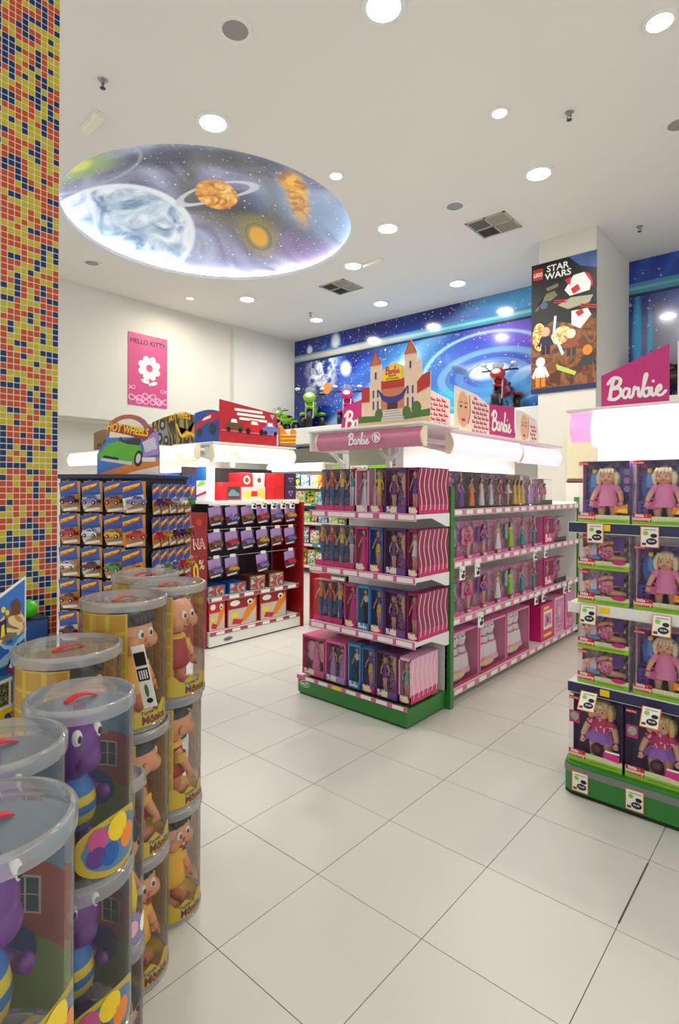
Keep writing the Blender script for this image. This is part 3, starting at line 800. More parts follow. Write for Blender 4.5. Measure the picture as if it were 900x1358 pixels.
PINKB = busy('pink_backdrop', [(214,110,170),(236,160,200),(196,70,140),(180,60,150)], 18)
PURPB = busy('purple_backdrop', [(86,40,120),(130,80,170),(180,120,190),(70,40,100),(214,170,120)], 22)
GREYB = busy('grey_violet_backdrop', [(104,84,120),(150,120,150),(196,150,170),(90,70,96)], 20)
BLUEB = busy('blue_backdrop', [(50,110,170),(90,150,200),(40,80,140)], 16)
SEAB = busy('sea_backdrop', [(60,84,150),(110,120,180),(180,130,150),(90,70,120)], 20)
DARKB = busy('dark_backdrop', [(36,30,42),(66,50,66),(110,80,90),(44,40,50)], 22)
PASTB = busy('pastel_backdrop', [(214,120,172),(190,88,150),(232,172,204),(150,84,150)], 22)
PALEB = busy('pale_pastel_backdrop', [(238,206,216),(226,176,200),(246,228,232),(232,196,180)], 12)
GARDB = busy('garden_backdrop', [(90,120,110),(180,120,160),(214,150,190),(110,80,120),(120,150,120)], 16)
SPARK = mat('sparkle_silver', (196,192,204), 0.3, 0.4, var=.4, scale=200)
GOLD = mat('gold_cloth', (226,186,60), 0.35, 0.2, var=.3, scale=120)
AQUA = mat('aqua_tail', (44,92,150), 0.35, 0.1, var=.35, scale=90)
VIO = mat('violet_cloth', (112,54,150), .5, var=.25, scale=70)
FUCH = mat('fuchsia_cloth', (214,40,140), .5, var=.25, scale=70)
WHC = mat('white_cloth', (232,226,230), .6, var=.12, scale=70)
MINT = mat('mint_cloth', (120,190,170), .5, var=.25, scale=70)
REDC = mat('red_cloth', (186,26,36), .5, var=.2, scale=70)
BLUC = mat('blue_cloth', (70,120,196), .5, var=.25, scale=70)
DENIM = mat('dark_cloth', (46,44,62), .6, var=.2, scale=70)
TRANS = mat('rose_cloth', (232,130,180), .5, var=.2, scale=70)

def FD(h, dress, hair, style='gown', top=None, skin=None): 
    return lambda i: fashion_doll(h, dress, hair, skin or SKIN, style, top, seed=int(h*1e4)+i*7)
# box kinds ----------------------------------------------------------------
H1 = .315
for i, (hr, tl, tp) in enumerate([(BLOND,AQUA,ORANGE),(GING,AQUA,RED),(BLOND,AQUA,GOLD),(BRUN,SPARK,TEAL)]):
    doll_box(f'slim{i}', .093, H1, .07, SEAB, PINK, HOT, FD(.29,tl,hr,'mermaid',tp), sides='clear', logo=False, tagk=False, flap=.14)
doll_box('tube_pink', .125, H1, .075, PINKB, PALEP, PALEP, FD(.28,SPARK,BLOND,'gown'), logo=True)
doll_box('gold', .115, H1, .07, GREYB, VIO, HOT, FD(.28,GOLD,BLOND,'short',GOLD), sides='clear')
doll_box('wide_purple', .185, H1, .07, PURPB, mat('plum', (90,34,92), .35), mat('violet_band', (120,70,150), .35), FD(.25,VIO,BLOND,'short'), ndoll=1, sides='card', portrait=BLOND)
doll_box('narrow_violet', .088, H1, .055, PURPB, mat('plum_pink', (150,24,88), .35), HOT, FD(.275,VIO,BLOND,'short'), wavy=True)
doll_box('narrow_white', .088, H1, .055, PINKB, MATS['plum_pink'], HOT, FD(.275,WHC,PBLOND,'short'), wavy=True)
doll_box('narrow_fuchsia', .088, H1, .055, PURPB, MATS['plum_pink'], HOT, FD(.275,FUCH,BLOND,'short'), wavy=True)
doll_box('brown_pink', .12, H1, .07, PURPB, HOT, HOT, FD(.28,FUCH,BRUN,'gown'))
doll_box('blue_man', .115, H1, .07, BLUEB, mat('sky_blue_card', (60,140,190), .35), MATS['sky_blue_card'], FD(.275,DENIM,BRUN,'trousers',WHC), tagk=False)
doll_box('blue_girl', .12, H1, .07, BLUEB, mat('mid_blue_card', (60,90,160), .35), HOT, FD(.28,GOLD,BLOND,'short',VIO))
doll_box('garden', .235, .30, .07, GARDB, HOT, PINK, FD(.24,TRANS,PBLOND,'gown'), wide=1.6, wings=PALEP)
doll_box('lilac_two', .20, .30, .07, PURPB, PINK, LILAC, FD(.24,LILAC,BRUN,'gown'), ndoll=2)
doll_box('pale_mint', .10, .30, .055, GREYB, PALEP, HOT, FD(.25,MINT,PBLOND,'short'), wavy=True)
doll_box('pale_back', .10, .30, .055, GREYB, PALEP, HOT, None, wavy=True, logo=False, tagk=False)
# long side
for i, (dr, hr, st, bk) in enumerate([(BLUC,BLOND,'trousers',DARKB),(VIO,BRUN,'gown',PURPB),(ORANGE,BRUN,'gown',DARKB),(WHC,BLKH,'gown',DARKB),(SPARK,BLKH,'gown',GREYB),(REDC,BRUN,'short',GREYB),(WHC,BLKH,'tutu',PURPB)]):
    doll_box(f'dark{i}', .168, .29, .09, bk, BLACK, BLACK, FD(.25,dr,hr,st), sides='clear', tagk=False, flap=.06, logo=False)
doll_box('belle', .27, .285, .09, busy('gold_backdrop', [(150,120,60),(190,160,80),(120,100,90)], 20), mat('olive_card', (90,70,40), .4), BLACK, FD(.245,GOLD,BRUN,'gown'), ndoll=3, sides='clear', tagk=False, flap=.06, logo=False)
doll_box('violet_last', .16, .285, .09, PURPB, LILAC, BLACK, FD(.245,LILAC,BRUN,'gown'), sides='clear', tagk=False, flap=.06, logo=False)
doll_box('set_last', .3, .26, .09, PURPB, HOT, BLACK, FD(.2,FUCH,BLKH,'short'), ndoll=2, sides='clear', tagk=False, flap=.2, logo=False)
for i, (dr, hr, st, tp) in enumerate([(BLUC,BLOND,'tutu',FUCH),(FUCH,BLOND,'tutu',FUCH),(VIO,BRUN,'tutu',FUCH),(WHC,BLOND,'gown',PALEP),(LIME,BRUN,'gown',YEL),(TEAL,GING,'gown',MINT),(TEAL,GING,'mermaid',VIO)]):
    doll_box(f'fairy{i}', .21, .29, .09, PASTB, PALEP, PINK, FD(.25,dr,hr,st,tp), sides='clear', tagk=False, flap=.10, wide=1.7, wings=[LILAC,TRANS,VIO,None,MINT,None,None][i])
doll_box('pink_set', .26, .27, .09, PINKB, FUCH, HOT, FD(.19,TRANS,BRUN,'short'), ndoll=2, tagk=False, flap=.38)

# ================================================================== SHELVES AND CANOPIES
def shelf(parent, x0, x1, d, z, strip, nlab, seed=0, th=.03, labm=None, lip=.045, brackets=True, wl=.3):
    """white shelf board with a printed price strip along its front edge; front at y=0"""
    b = MB(); b.box(x0,x1,0,d,z-th,z,SHELFW); b.box(x0,x1,-.006,0,z-lip,z+.006,SHELFW)
    if brackets:
        for x in (x0,x1-.004):
            b.add([(x,d*.45,z-th),(x,d,z-th),(x,d,z-.095),(x,d*.9,z-.095),(x+.004,d*.45,z-th),(x+.004,d,z-th),(x+.004,d,z-.095),(x+.004,d*.9,z-.095)], [(0,1,2,3),(7,6,5,4),(0,3,7,4),(2,1,5,6),(3,2,6,7),(1,0,4,5)], SHELFW)
    o = b.build('shelf', parent)
    b = MB(); b.box(x0+.004,x1-.004,-.0085,-.006,z-lip+.004,z+.003,strip); b.build('price_strip', o)
    rn = random.Random(seed); L = (x1-x0)/nlab
    b0 = None
    for i in range(nlab):
        xc = x0+L*(i+.5)+rn.uniform(-.1,.1)*L
        if b0 is None:
            b = MB(); b.box(-L*wl,L*wl,-.0105,-.0088,-lip+.010,-.003,labm or PAPER); b0 = b.build('price_label', o, (xc,0,z))
        else:
            c = b0.copy(); COL.objects.link(c); c.parent = o; c.location = (xc,0,z)
    return o
def arc_profile(z0, z1, bulge, n=8):
    out = []
    for i in range(n+1):
        t = i/n
        out.append((-bulge*math.sin(math.pi*(.12+.76*t))+bulge*math.sin(math.pi*.12), z0+(z1-z0)*t))
    return out
def canopy_panel(name, parent, x0, x1, y, z0, z1, bulge, m, end=None):
    b = MB(); p = [(y+q[0], q[1]) for q in arc_profile(z0,z1,bulge)]
    b.sweep(p, x0, x1, m, caps=False); b.sweep([(q[0]+.006,q[1]) for q in p][::-1], x0, x1, m, caps=False)
    o = b.build(name, parent, smooth=True)
    if end is not None:
        for x in (x0,x1):
            b = MB(); b.add([(x,q[0]-.003,q[1]) for q in p]+[(x,y+.03,z1),(x,y+.03,z0)], [tuple(range(len(p)+2))], end)
            b.add([(x+.012,q[0]-.003,q[1]) for q in p]+[(x+.012,y+.03,z1),(x+.012,y+.03,z0)], [tuple(range(len(p)+2))], end)
            n = len(p)+2; vs = b.v[:]; 
            b.add(vs, [(i,(i+1)%n,n+(i+1)%n,n+i) for i in range(n)], end); b.build('canopy_end', o)
    return o
def strip_light(parent, loc, sx, sy, watts, col=(1,.97,.93)):
    ld = bpy.data.lights.new('canopy_light', 'AREA'); ld.shape = 'RECTANGLE'; ld.size = sx; ld.size_y = sy; ld.energy = watts; ld.color = col
    lo = bpy.data.objects.new('canopy_light', ld); COL.objects.link(lo); lo.parent = parent; lo.location = loc
    return lo
LITP = mat('backlit_pink_acrylic', (250,206,224), .3, emit=.8, ecol=(255,206,226), var=.1, scale=6)
LITW = mat('backlit_white_acrylic', (252,250,248), .3, emit=1.6, ecol=(255,250,246), var=.03)
LITPRINT = busy('backlit_race_print', [(250,250,246),(214,226,240),(250,240,200),(255,255,255),(236,226,150)], 7, .3, (1,1,2), emit=.8)

# ---------------- end display of the doll gondola (faces -y)
EX0, EX1 = -.485, .485
ED = thing('end_display', 'white-shelved end display of fashion dolls on a green base under a pink canopy', 'shelf unit', (-2.535,3.12,0))
b = MB(); b.box(EX0-.075,EX1-.03,-.05,.44,0.012,.125,GREEN); b.box(EX0-.06,EX1-.045,-.04,.44,0,.012,BLACK); base = b.build('base', ED, bevel=.012)
f = Flat(-.0505); f.poly(ell(EX0+.0,.085,.052,.026,20), PAPER, 1); f.poly(ell(EX0+.0,.085,.048,.022,20), GREEN, 2); f.text('FAST', EX0+.0,.072,.036,PAPER,3,bold=.02,shear=.2); f.build('maker_badge', base)
b = MB(); b.box(EX0-.08,EX1-.03,-.056,-.05,.115,.145,PINK); st = b.build('price_strip', base)
for i in range(7):
    b = MB(); b.box(-.045,.045,-.002,0,-.012,.012,YEL if i == 2 else PAPER); b.build('price_label', base, (EX0+.06+i*.135,-.0565,.13))
b = MB(); b.box(EX0,EX1-.02,.435,.45,.125,1.62,SHELFW); b.build('back_panel', ED)
for x in (EX0+.0,EX1-.015):
    b = MB(); b.box(x-.02,x+.025,.435,.48,0.0,1.60,GREEN)
    for k in range(30): b.box(x-.006,x-.001,.433,.436,.2+k*.046,.225+k*.046,BLACK)
    b.build('upright', ED)
for i, z in enumerate((.565,.99,1.41)): shelf(ED, EX0, EX1, .43, z, PINK, 6, i, wl=.40)
# canopy over the end display
b = MB(); b.box(-.42,.60,-.10,.36,1.995,2.012,SHELFW); b.box(-.42,-.40,-.08,.36,1.86,1.995,SHELFW); b.build('canopy_board', ED, bevel=.004)
cp = canopy_panel('canopy_panel', ED, -.34, .58, -.07, 1.855, 1.985, .05, ROSE, CREAM)
f = Flat(-.125); f.script(.0, 1.885, .075, PAPER, 1, .13)
f.ring(ell(.245,1.925,.036,.036,24), ell(.245,1.925,.030,.030,24), PAPER, 1); f.poly(ell(.24,1.932,.013,.017,14), PAPER, 1); f.poly([(.228,1.915),(.236,1.9),(.252,1.9),(.246,1.92)], PAPER, 1); f.poly(ell(.262,1.92,.010,.016,10,.6), PAPER, 1); f.build('canopy_lettering', ED)
b = MB()
b.box(.10,.135,.18,.215,1.62,1.80,SHELFW)
b.tube([(.118,.2,1.78),(.03,.2,1.86),(.02,.2,1.995)], .014, SHELFW, 6); b.tube([(.118,.2,1.78),(.2,.2,1.86),(.21,.2,1.995)], .014, SHELFW, 6)
b.tube([(.118,.2,1.78),(.118,.2,1.995)], .012, SHELFW, 6); b.build('canopy_bracket', ED)
b = MB(); b.box(-.50,-.465,.4,.435,1.6,2.0,SHELFW); b.tube([(-.483,.4,1.78),(-.55,.25,1.9)], .014, SHELFW, 6); b.tube([(-.483,.4,1.72),(-.44,.2,1.9)], .014, SHELFW, 6); b.build('canopy_bracket', ED)

# products of the end display: x edges per shelf (world x)
def row(z, y, items, where):
    for key, x0_, x1_, lb in items:
        put(key, ((x0_+x1_)/2, y, z), 0, lb + ' ' + where)
W1 = 'on the end display top shelf'
W2 = 'on the end display second shelf'
W3 = 'on the end display third shelf'
W4 = 'on the green base'
SL = ['slim clear box, blonde mermaid doll in orange top,','slim clear box, ginger mermaid doll in red top,','slim clear box, blonde mermaid doll in gold top,','slim clear box, brunette mermaid doll with silver tail,']
row(1.411, 3.155, [(f'slim{i}', -2.995+.098*i, -2.902+.098*i, SL[i]) for i in range(4)] +
    [('tube_pink',-2.60,-2.475,'pale pink box, doll in a silver gown,'),('gold',-2.465,-2.35,'clear box, blonde doll in a short gold dress,'),('wide_purple',-2.335,-2.15,'wide purple window box, blonde doll,')], W1)
row(.991, 3.155, [(f'slim{i}', -2.995+.098*i, -2.902+.098*i, SL[i]) for i in range(4)] +
    [('brown_pink',-2.60,-2.48,'pink window box, brown-haired doll in a fuchsia gown,'),('blue_girl',-2.47,-2.35,'blue window box, blonde doll in a gold skirt,'),('wide_purple',-2.335,-2.15,'wide purple window box, blonde doll,')], W2)
row(.566, 3.155, [(f'slim{i}', -3.01+.098*i, -2.917+.098*i, SL[i]) for i in range(3)] +
    [('brown_pink',-2.70,-2.58,'pink window box, brown-haired doll in a fuchsia gown,'),('blue_man',-2.578,-2.463,'blue window box, male doll in dark trousers,'),('blue_girl',-2.459,-2.339,'blue window box, blonde doll in a gold skirt,'),('wide_purple',-2.334,-2.149,'wide purple window box, blonde doll,')], W3)
row(.146, 3.115, [('garden',-3.09,-2.855,'large pink garden-print box, pale blonde doll in rose gown,'),('lilac_two',-2.85,-2.65,'lilac window box with two dolls,'),('blue_man',-2.625,-2.51,'blue window box, male doll in dark trousers,'),('blue_girl',-2.50,-2.38,'blue window box, blonde doll in a gold skirt,'),('wide_purple',-2.375,-2.19,'wide purple window box, blonde doll,')], W4)
for z, nm, wh, n0 in ((1.411,'narrow_violet',W1,8),(.991,'narrow_white',W2,8),(.566,'narrow_fuchsia',W3,8)):
    for k in range(7):
        put(nm if k == 0 else 'narrow_fuchsia', (-2.098, 3.155+.056*k, z), 0, ['front','second','third','fourth','fifth','sixth','rearmost'][k]+' narrow wavy-edged pink doll box of the row '+wh, None if k == 0 else 'narrow pink boxes '+wh)
for k in range(6):
    put('pale_mint' if k == 0 else 'pale_back', (-2.137, 3.125+.057*k, .146), 0, 'pale pink wavy-edged doll box, doll in mint dress,'+' '+W4 if k == 0 else ['','second','third','fourth','fifth','rearmost'][k]+' pale pink wavy-edged box behind the mint doll '+W4, None if k == 0 else 'pale pink boxes on the green base')
# further boxes behind the front row on the base, tops showing
for k in (1,2,3):
    for key, xc, lb in [('garden',-2.9725,'pink garden-print box behind the front one'),('lilac_two',-2.75,'lilac window box behind the front one'),('blue_girl',-2.44,'blue window box behind the front one'),('wide_purple',-2.2825,'wide purple window box behind the front one')]:
        put(key, (xc, 3.115+.074*k, .146), 0, ['','second','third','rearmost'][k]+' '+lb+' '+W4, 'boxes standing behind on the green base '+key)

# ---------------- long side of the gondola (faces +x)
LG = thing('gondola', 'long white-shelved gondola side of pink boxed dolls with green uprights and lit canopy', 'shelf unit', (-2.1,5.1,0), R(90))
GX0, GX1 = -1.45, 1.33
b = MB(); b.box(GX0,GX1,.46,.48,.1,1.62,SHELFW); b.build('back_panel', LG)
b = MB(); b.box(GX1,GX1+.02,0.02,.47,.05,1.45,SHELFW); b.build('end_panel', LG)
for x in (GX0-.015,-.08,GX1+.03):
    b = MB()
    if abs(x+.08) < .01: b.box(x-.015,x+.015,.03,.46,0.0,.065,GREEN); b.build('foot', LG)
    else:
        b.box(x-.018,x+.018,-.0,.05,0,1.585 if x < 0 else 1.50,GREEN); b.build('upright', LG)
b = MB(); b.box(GX0,GX1,.40,.46,.0,.10,BLACK); b.build('kick_plate', LG)
for i, (z, n_) in enumerate(((.085,14),(.61,16),(1.035,16),(1.425,16))): shelf(LG, GX0, GX1, .45, z, ROSE, n_, 20+i, brackets=False)
b = MB(); b.box(-1.6,.62,-.08,.50,2.0,2.015,SHELFW); b.box(-1.45,.62,.42,.50,1.62,2.0,SHELFW); b.build('canopy_board', LG, bevel=.003)
canopy_panel('canopy_panel', LG, -1.56, -.36, -.05, 1.83, 1.985, .05, LITP, CREAM)
canopy_panel('canopy_panel', LG, -.345, .60, -.05, 1.815, 1.975, .05, LITP, CREAM)
for k in range(2):
    b = MB(); xa = -1.5+1.1*k; b.tube([(xa,.12,1.86),(xa+.95,.12,1.86)], .014, TUBE, 8); b.build('fluorescent_tube', LG)
b = MB(); b.add([(-1.58,-.04,1.835),(.6,-.04,1.83),(.6,.40,1.96),(-1.58,.40,1.96)], [(0,1,2,3)], mat('canopy_reflector', (246,244,240), .3)); b.build('reflector', LG)
strip_light(LG, (-.5,.12,1.84), 2.0, .1, CANOPY_W*.55)
def grow(z, y0_, items, where, dpt=.03):
    for key, ya, yb, lb in items:
        put(key, (-2.1-dpt, (ya+yb)/2, z), R(90), lb+' '+where)
V1 = 'on the gondola top shelf'; V2 = 'on the gondola second shelf'; V3 = 'on the gondola third shelf'; V4 = 'on the gondola lowest shelf'
D1 = ['dark box, blonde doll in blue,','dark box, brunette doll in violet gown,','dark box, doll in orange gown,','dark box, black-haired doll in white gown,','dark box, doll in silver gown,','dark box, doll in short red dress,','dark box, doll in white tutu,']
e_ = 3.68
for i in range(7):
    put(f'dark{i}', (-2.13, e_+.084, 1.426), R(90), D1[i]+' '+V1); e_ += .172
for k, (key, lb, wd) in enumerate([('belle','box of three dolls in gold gowns,',.27),('violet_last','box with a doll in lilac gown,',.16),('set_last','low purple set box with two dolls,',.3)]):
    put(key, (-2.13, e_+wd/2, 1.426), R(90), lb+' '+V1); e_ += wd+.06
for z, wh in ((1.036,V2),(.611,V3)):
    e_ = 3.70
    for i in range(7):
        put(f'fairy{i}', (-2.13, e_+.105, z), R(90), ['clear box, blonde fairy in blue tutu,','clear box, blonde fairy in fuchsia tutu,','clear box, brunette fairy in violet tutu,','clear box, doll in long white gown,','clear box, doll in lime gown,','clear box, ginger doll in teal gown,','clear box, ginger mermaid in violet top,'][i]+' '+wh); e_ += .262
    put('pink_set', (-2.13, e_+.13, z), R(90), 'low pink playset box with two small dolls '+wh); e_ += .31
    put('set_last', (-2.13, e_+.15, z), R(90), 'low purple set box with two dolls '+wh)
# big pink boxes on the lowest shelf: three white soft toys with pink straps in each
def toy_box(key):
    t = doll_box(key, .48, .41, .2, PALEB, TRANS, HOT, None, tagk=False, logo=False, flap=.06)
    for i, (x, tilt) in enumerate([(-.145,.05),(.0,-.02),(.135,-.07)]):
        b = MB(); b.lathe([(.001,.0),(.05,.01),(.068,.06),(.06,.13),(.04,.19),(.036,.21),(.05,.25),(.046,.29),(.02,.32),(.001,.325)], mat('white_plush', (238,228,230), .7, var=.06, scale=60), 14, sy=.7)
        for z, r in ((.15,.056),(.2,.042)): b.lathe([(r,z),(r+.003,z+.006),(r,z+.012)], PINK, 14, sy=.72)
        b.lathe([(.06,.07),(.075,.03),(.078,.02)], PALEP, 14, sy=.72)
        for q in (-1,1): b.ball((q*.018,-.034,.275), .005, BLACK, 6, 4)
        o = b.build('soft_toy', t, (x,.10,.028), smooth=True); o.rotation_euler = (0,tilt,0); o.scale = (1.3,1.2,1.12)
    b = MB(); b.ball((-.05,.035,.055), (.13,.025,.03), mat('peach_blanket', (240,200,160), .7, var=.15, scale=40), 14, 8); b.build('blanket', t, smooth=True)
    KIDS[t.name] = list(t.children)
    for c in t.children: KIDS[c.name] = []
    return t
toy_box('plush_box')
for k, nm in enumerate(['next to the green upright','in the middle','beside the smaller playset carton']):
    put('plush_box', (-2.12, 3.895+.505*k, .086), R(90), 'large magenta box of soft toys '+nm+' '+V4)
def carton(name, label, cat, loc, rotz, w_, d, h, m, fr=None, fm=None, art=None, group=None, bevel=.002):
    t = thing(name, label, cat, loc, rotz, group)
    b = MB(); b.box(-w_/2,w_/2,0,d,0,h,m); b.build('box', t, bevel=bevel)
    f = Flat(-.0006)
    if fm: f.rect(-w_*.44,w_*.44,h*.06,h*.94,fm,0)
    if art: art(f, w_, h)
    if f.b.f: f.build('print', t)
    return t
def art_play(f, w_, h):
    f.rect(-w_*.3,w_*.35,h*.3,h*.8,CREAM,1); f.rect(-w_*.22,w_*.28,h*.38,h*.72,PASTB,2); f.rect(-w_*.3,w_*.1,h*.84,h*.92,YEL,1); f.rect(-w_*.3,w_*.3,h*.1,h*.18,YEL,1); f.poly(ell(0,h*.55,w_*.1,h*.1,14), PURP, 3)
carton('playset_box', 'magenta playset carton with a picture window on the gondola lowest shelf', 'toy box', (-2.12,5.60,.086), R(90), .34,.22,.36, HOT, fm=None, art=art_play)
carton('playset_box', 'pale pink playset carton with round portrait on the gondola lowest shelf', 'toy box', (-2.12,5.93,.086), R(90), .26,.22,.38, PALEP, fm=PASTB, art=lambda f,w_,h: (f.poly(ell(0,h*.6,w_*.25,h*.2,18),LILAC,1), f.poly(ell(0,h*.6,w_*.15,h*.14,18),SKIN,2)))
carton('playset_box', 'deep pink carton at the far end of the lowest shelf of the gondola side', 'toy box', (-2.12,6.22,.086), R(90), .24,.22,.40, PINK, fm=PASTB, art=lambda f,w_,h: (f.poly(ell(0,h*.5,w_*.3,h*.25,18),MAG,1), f.poly(ell(0,h*.55,w_*.16,h*.14,18),SKIN,2)))
# small price cards hanging on the gondola side
def price_card(label, loc, rotz, s=1.0, tilt=0.0, small=False, group=None, back=ORANGE):
    t = thing('price_card', label, 'price card', loc, rotz, group)
    b = MB(); w_, h = .075*s, .095*s
    b.box(-w_/2,w_/2,-.003,0,-h,0,PAPER); 
    if not small: b.box(-w_/2-.004*s,w_/2+.004*s,-.0015,.0015,-h-.004*s,.004*s,back)
    o = b.build('card', t); 
    f = Flat(-.0034)
    f.poly(ell(w_*.12,-h*.72,w_*.32,h*.17,18), BLACK, 1); f.poly(ell(w_*.25,-h*.42,w_*.2,h*.11,16), BLACK, 1); f.poly(ell(-w_*.22,-h*.3,w_*.16,h*.12,14), LIME, 1)
    if not small:
        f.text('99,99', w_*.12,-h*.76,h*.14,PAPER,2,bold=.02); f.rect(-w_*.45,-w_*.2,-h*.93,-h*.8,BROWN,1); f.rect(-w_*.35,w_*.4,-h*.14,-h*.10,GREY,1)
    f.build('print', t); t.rotation_euler = (tilt,0,rotz); return t
for i_, (y, z, s_) in enumerate([(3.80,1.0,1.1),(4.04,1.0,1.1),(5.19,1.02,1.1),(5.45,1.02,1.1)]):
    price_card(['first','second','third','fourth','fifth'][i_]+' small price card from the green upright, under the second gondola shelf', (-2.085,y,z), R(90), s_, small=True, group='price cards under the second gondola shelf')
for i_, (y, z, s_) in enumerate([(4.10,.60,1.2),(5.22,.60,1.1),(5.40,.60,1.1),(5.98,.6,1.1),(6.12,.6,1.1)]):
    price_card(['first','second','third','fourth','fifth'][i_]+' small price card from the green upright, under the third gondola shelf', (-2.085,y,z), R(90), s_, small=True, group='price cards under the third gondola shelf')

# ---------------- boards standing on the canopies
t = thing('castle_board', 'cut-out cardboard pink castle with blue drape standing on the pink canopy', 'display board', (-2.33,3.24,2.0135))
STONE = mat('castle_stone', (232,202,172), .5, var=.12, scale=25)
outl = [(-.32,.0),(.31,.0),(.31,.10),(.31,.36),(.27,.36),(.24,.30),(.24,.42),(.225,.47),(.20,.42),(.20,.50),(.15,.60),(.10,.50),(.10,.42),(0,.47),(-.10,.40),(-.10,.46),(-.15,.55),(-.20,.46),(-.20,.30),(-.28,.31),(-.28,.10),(-.32,.09)]
b = MB(); b.prism(outl, -.004, .004, STONE); b.build('board', t)
f = Flat(-.0046)
GRASS = mat('hedge_print', (70,110,50), .5, var=.3, scale=60)
f.rect(-.32,.31,0,.05,mat('path_print', (212,176,130), .5, var=.1), 1)
f.poly([(-.31,.05),(-.1,.05),(-.1,.09),(-.31,.10)], GRASS, 2); f.poly([(.1,.05),(.31,.06),(.31,.11),(.1,.09)], GRASS, 2)
for x, z, r in ((-.12,.10,.035),(.12,.10,.035),(.2,.12,.04)): f.poly(ell(x,z,r,r*1.25,14), GRASS, 3)
f.poly([(-.10,.05),(.10,.05),(.055,.13),(-.055,.13)], mat('steps_print', (205,200,190), .5), 3)
for k in range(4): f.rect(-.09+.01*k,.09-.01*k,.062+.018*k,.066+.018*k,GREY,4)
f.rect(-.045,.045,.13,.22,mat('doorway_print', (70,36,40), .5), 3); f.rect(-.1,.1,.13,.34,mat('castle_wall_print', (200,120,90), .5, var=.1), 2)
RT = mat('castle_red', (186,50,40), .5)
f.rect(-.28,-.205,.20,.31,RT,2); f.poly([(.205,.22),(.31,.26),(.31,.36),(.245,.34),(.205,.3)],RT,2); f.rect(-.1,.1,.28,.34,RT,3)
for x, zt in ((-.15,.46),(.15,.50)):
    f.poly([(x-.05,zt),(x+.05,zt),(x,zt+.095)], mat('tower_tip', (196,112,70), .5), 2)
    f.rect(x-.008,x+.008,zt-.10,zt-.05,mat('castle_glass', (60,76,130), .4), 2); 
    for q in (-1,1): f.rect(x+q*.02-.007,x+q*.02+.007,.14,.20,MATS['castle_glass'],2); f.rect(x+q*.02-.007,x+q*.02+.007,.225,.28,MATS['castle_glass'],2)
    f.poly([(x-.055,zt),(x-.045,zt),(x,zt+.085),(x+.045,zt),(x+.055,zt),(x,zt+.105)], RT, 3)
f.poly([(-.135,.29),(-.07,.23),(0,.215),(.07,.23),(.135,.29),(.09,.20),(.04,.175),(-.04,.175),(-.09,.20)], mat('drape_blue', (52,48,130), .4), 4)
f.poly([(-.085,.335),(.085,.335),(.085,.425),(0,.45),(-.085,.42)], YEL, 4)
f.script(-.062,.382,.05,HOT,5,.16); f.text('Escola',0,.362,.026,BROWN,5,bold=.02); f.text('de Princesas',0,.341,.022,BROWN,5,bold=.02)
f.build('print', t)
def topper(label, loc, rotz, pts, m, name='display_board', art=None, depth=.12):
    """folded card standing on a canopy: front panel plus a leaning strut behind"""
    t = thing(name, label, 'display board', loc, rotz)
    b = MB(); b.prism(pts, -.003, .003, m); b.build('board', t)
    xs = [p[0] for p in pts]; xm = (min(xs)+max(xs))/2; zt = min(p[1] for p in pts if p[1] > .05)
    b = MB(); b.add([(xm-.03,.003,zt*.8),(xm+.03,.003,zt*.8),(xm+.03,depth,0),(xm-.03,depth,0)], [(0,1,2,3)], CREAM); b.build('strut', t)
    if art:
        f = Flat(-.0036); art(f); f.build('print', t)
    return t
topper('magenta board with white script lettering standing beside the castle board', (-2.91,3.50,2.0135), 0, [(-.14,0),(.14,0),(.14,.29),(-.10,.24)], MAG, art=lambda f: f.script(-.09,.05,.14,PAPER,1,.13))
WORDS = mat('word_pattern_card', (238,222,222), .5)
def words(f, x0_, x1_, z0_, z1_, lim=None, sc=.021):
    r_ = 0; z = z0_
    while z < z1_-.02:
        x = x0_+.006+(r_%2)*.03
        while x < x1_-sc*2.4:
            if lim is None or z+sc < lim(x): f.script(x, z, sc, RED, 1, .2, .0)
            x += sc*3.1
        z += sc*1.75; r_ += 1
topper('tall card patterned with rows of small red script standing next to the castle board', (-2.24,3.72,2.016), R(84), [(-.19,0),(.13,0),(.13,.26),(-.19,.32)], WORDS, art=lambda f: words(f,-.18,.125,.01,.30,lambda x: .29-.16*(x+.19)))
def face_panel(f, x, z, s_):
    f.rect(x-.13*s_,x+.12*s_,.0,z+.12*s_,CREAM,1)
    f.poly(ell(x,z,.085*s_,.13*s_,20), SKIN, 2); f.poly(ell(x,z-.075*s_,.03*s_,.012*s_,12), HOT, 3)
    for q in (-1,1): f.poly(ell(x+q*.035*s_,z+.02*s_,.016*s_,.008*s_,10), BRUN, 3); f.stroke([(x+q*.055*s_,z+.045*s_),(x+q*.035*s_,z+.052*s_),(x+q*.015*s_,z+.045*s_)], .006*s_, BRUN, 3)
    f.stroke([(x+.09*s_,z+.11*s_),(x+.1*s_,z-.02*s_),(x+.07*s_,z-.095*s_)], .014*s_, mat('copper_ink', (186,104,60), .5), 3)
topper('cream portrait card with red script pattern standing on the lit canopy before the red bike', (-2.10,3.99,2.016), R(90), [(-.29,0),(.27,0),(.27,.25),(.05,.31),(-.29,.335)], WORDS, art=lambda f: (face_panel(f,-.165,.17,1.05), words(f,-.03,.265,.01,.30,lambda x: .30-.2*max(0,x))))
topper('magenta board with white script lettering standing on the lit canopy under the red bike', (-2.15,4.60,2.0155), R(90), [(-.255,0),(.26,0),(.255,.31),(-.255,.275)], MAG, art=lambda f: f.script(-.2,.07,.155,PAPER,1,.13))
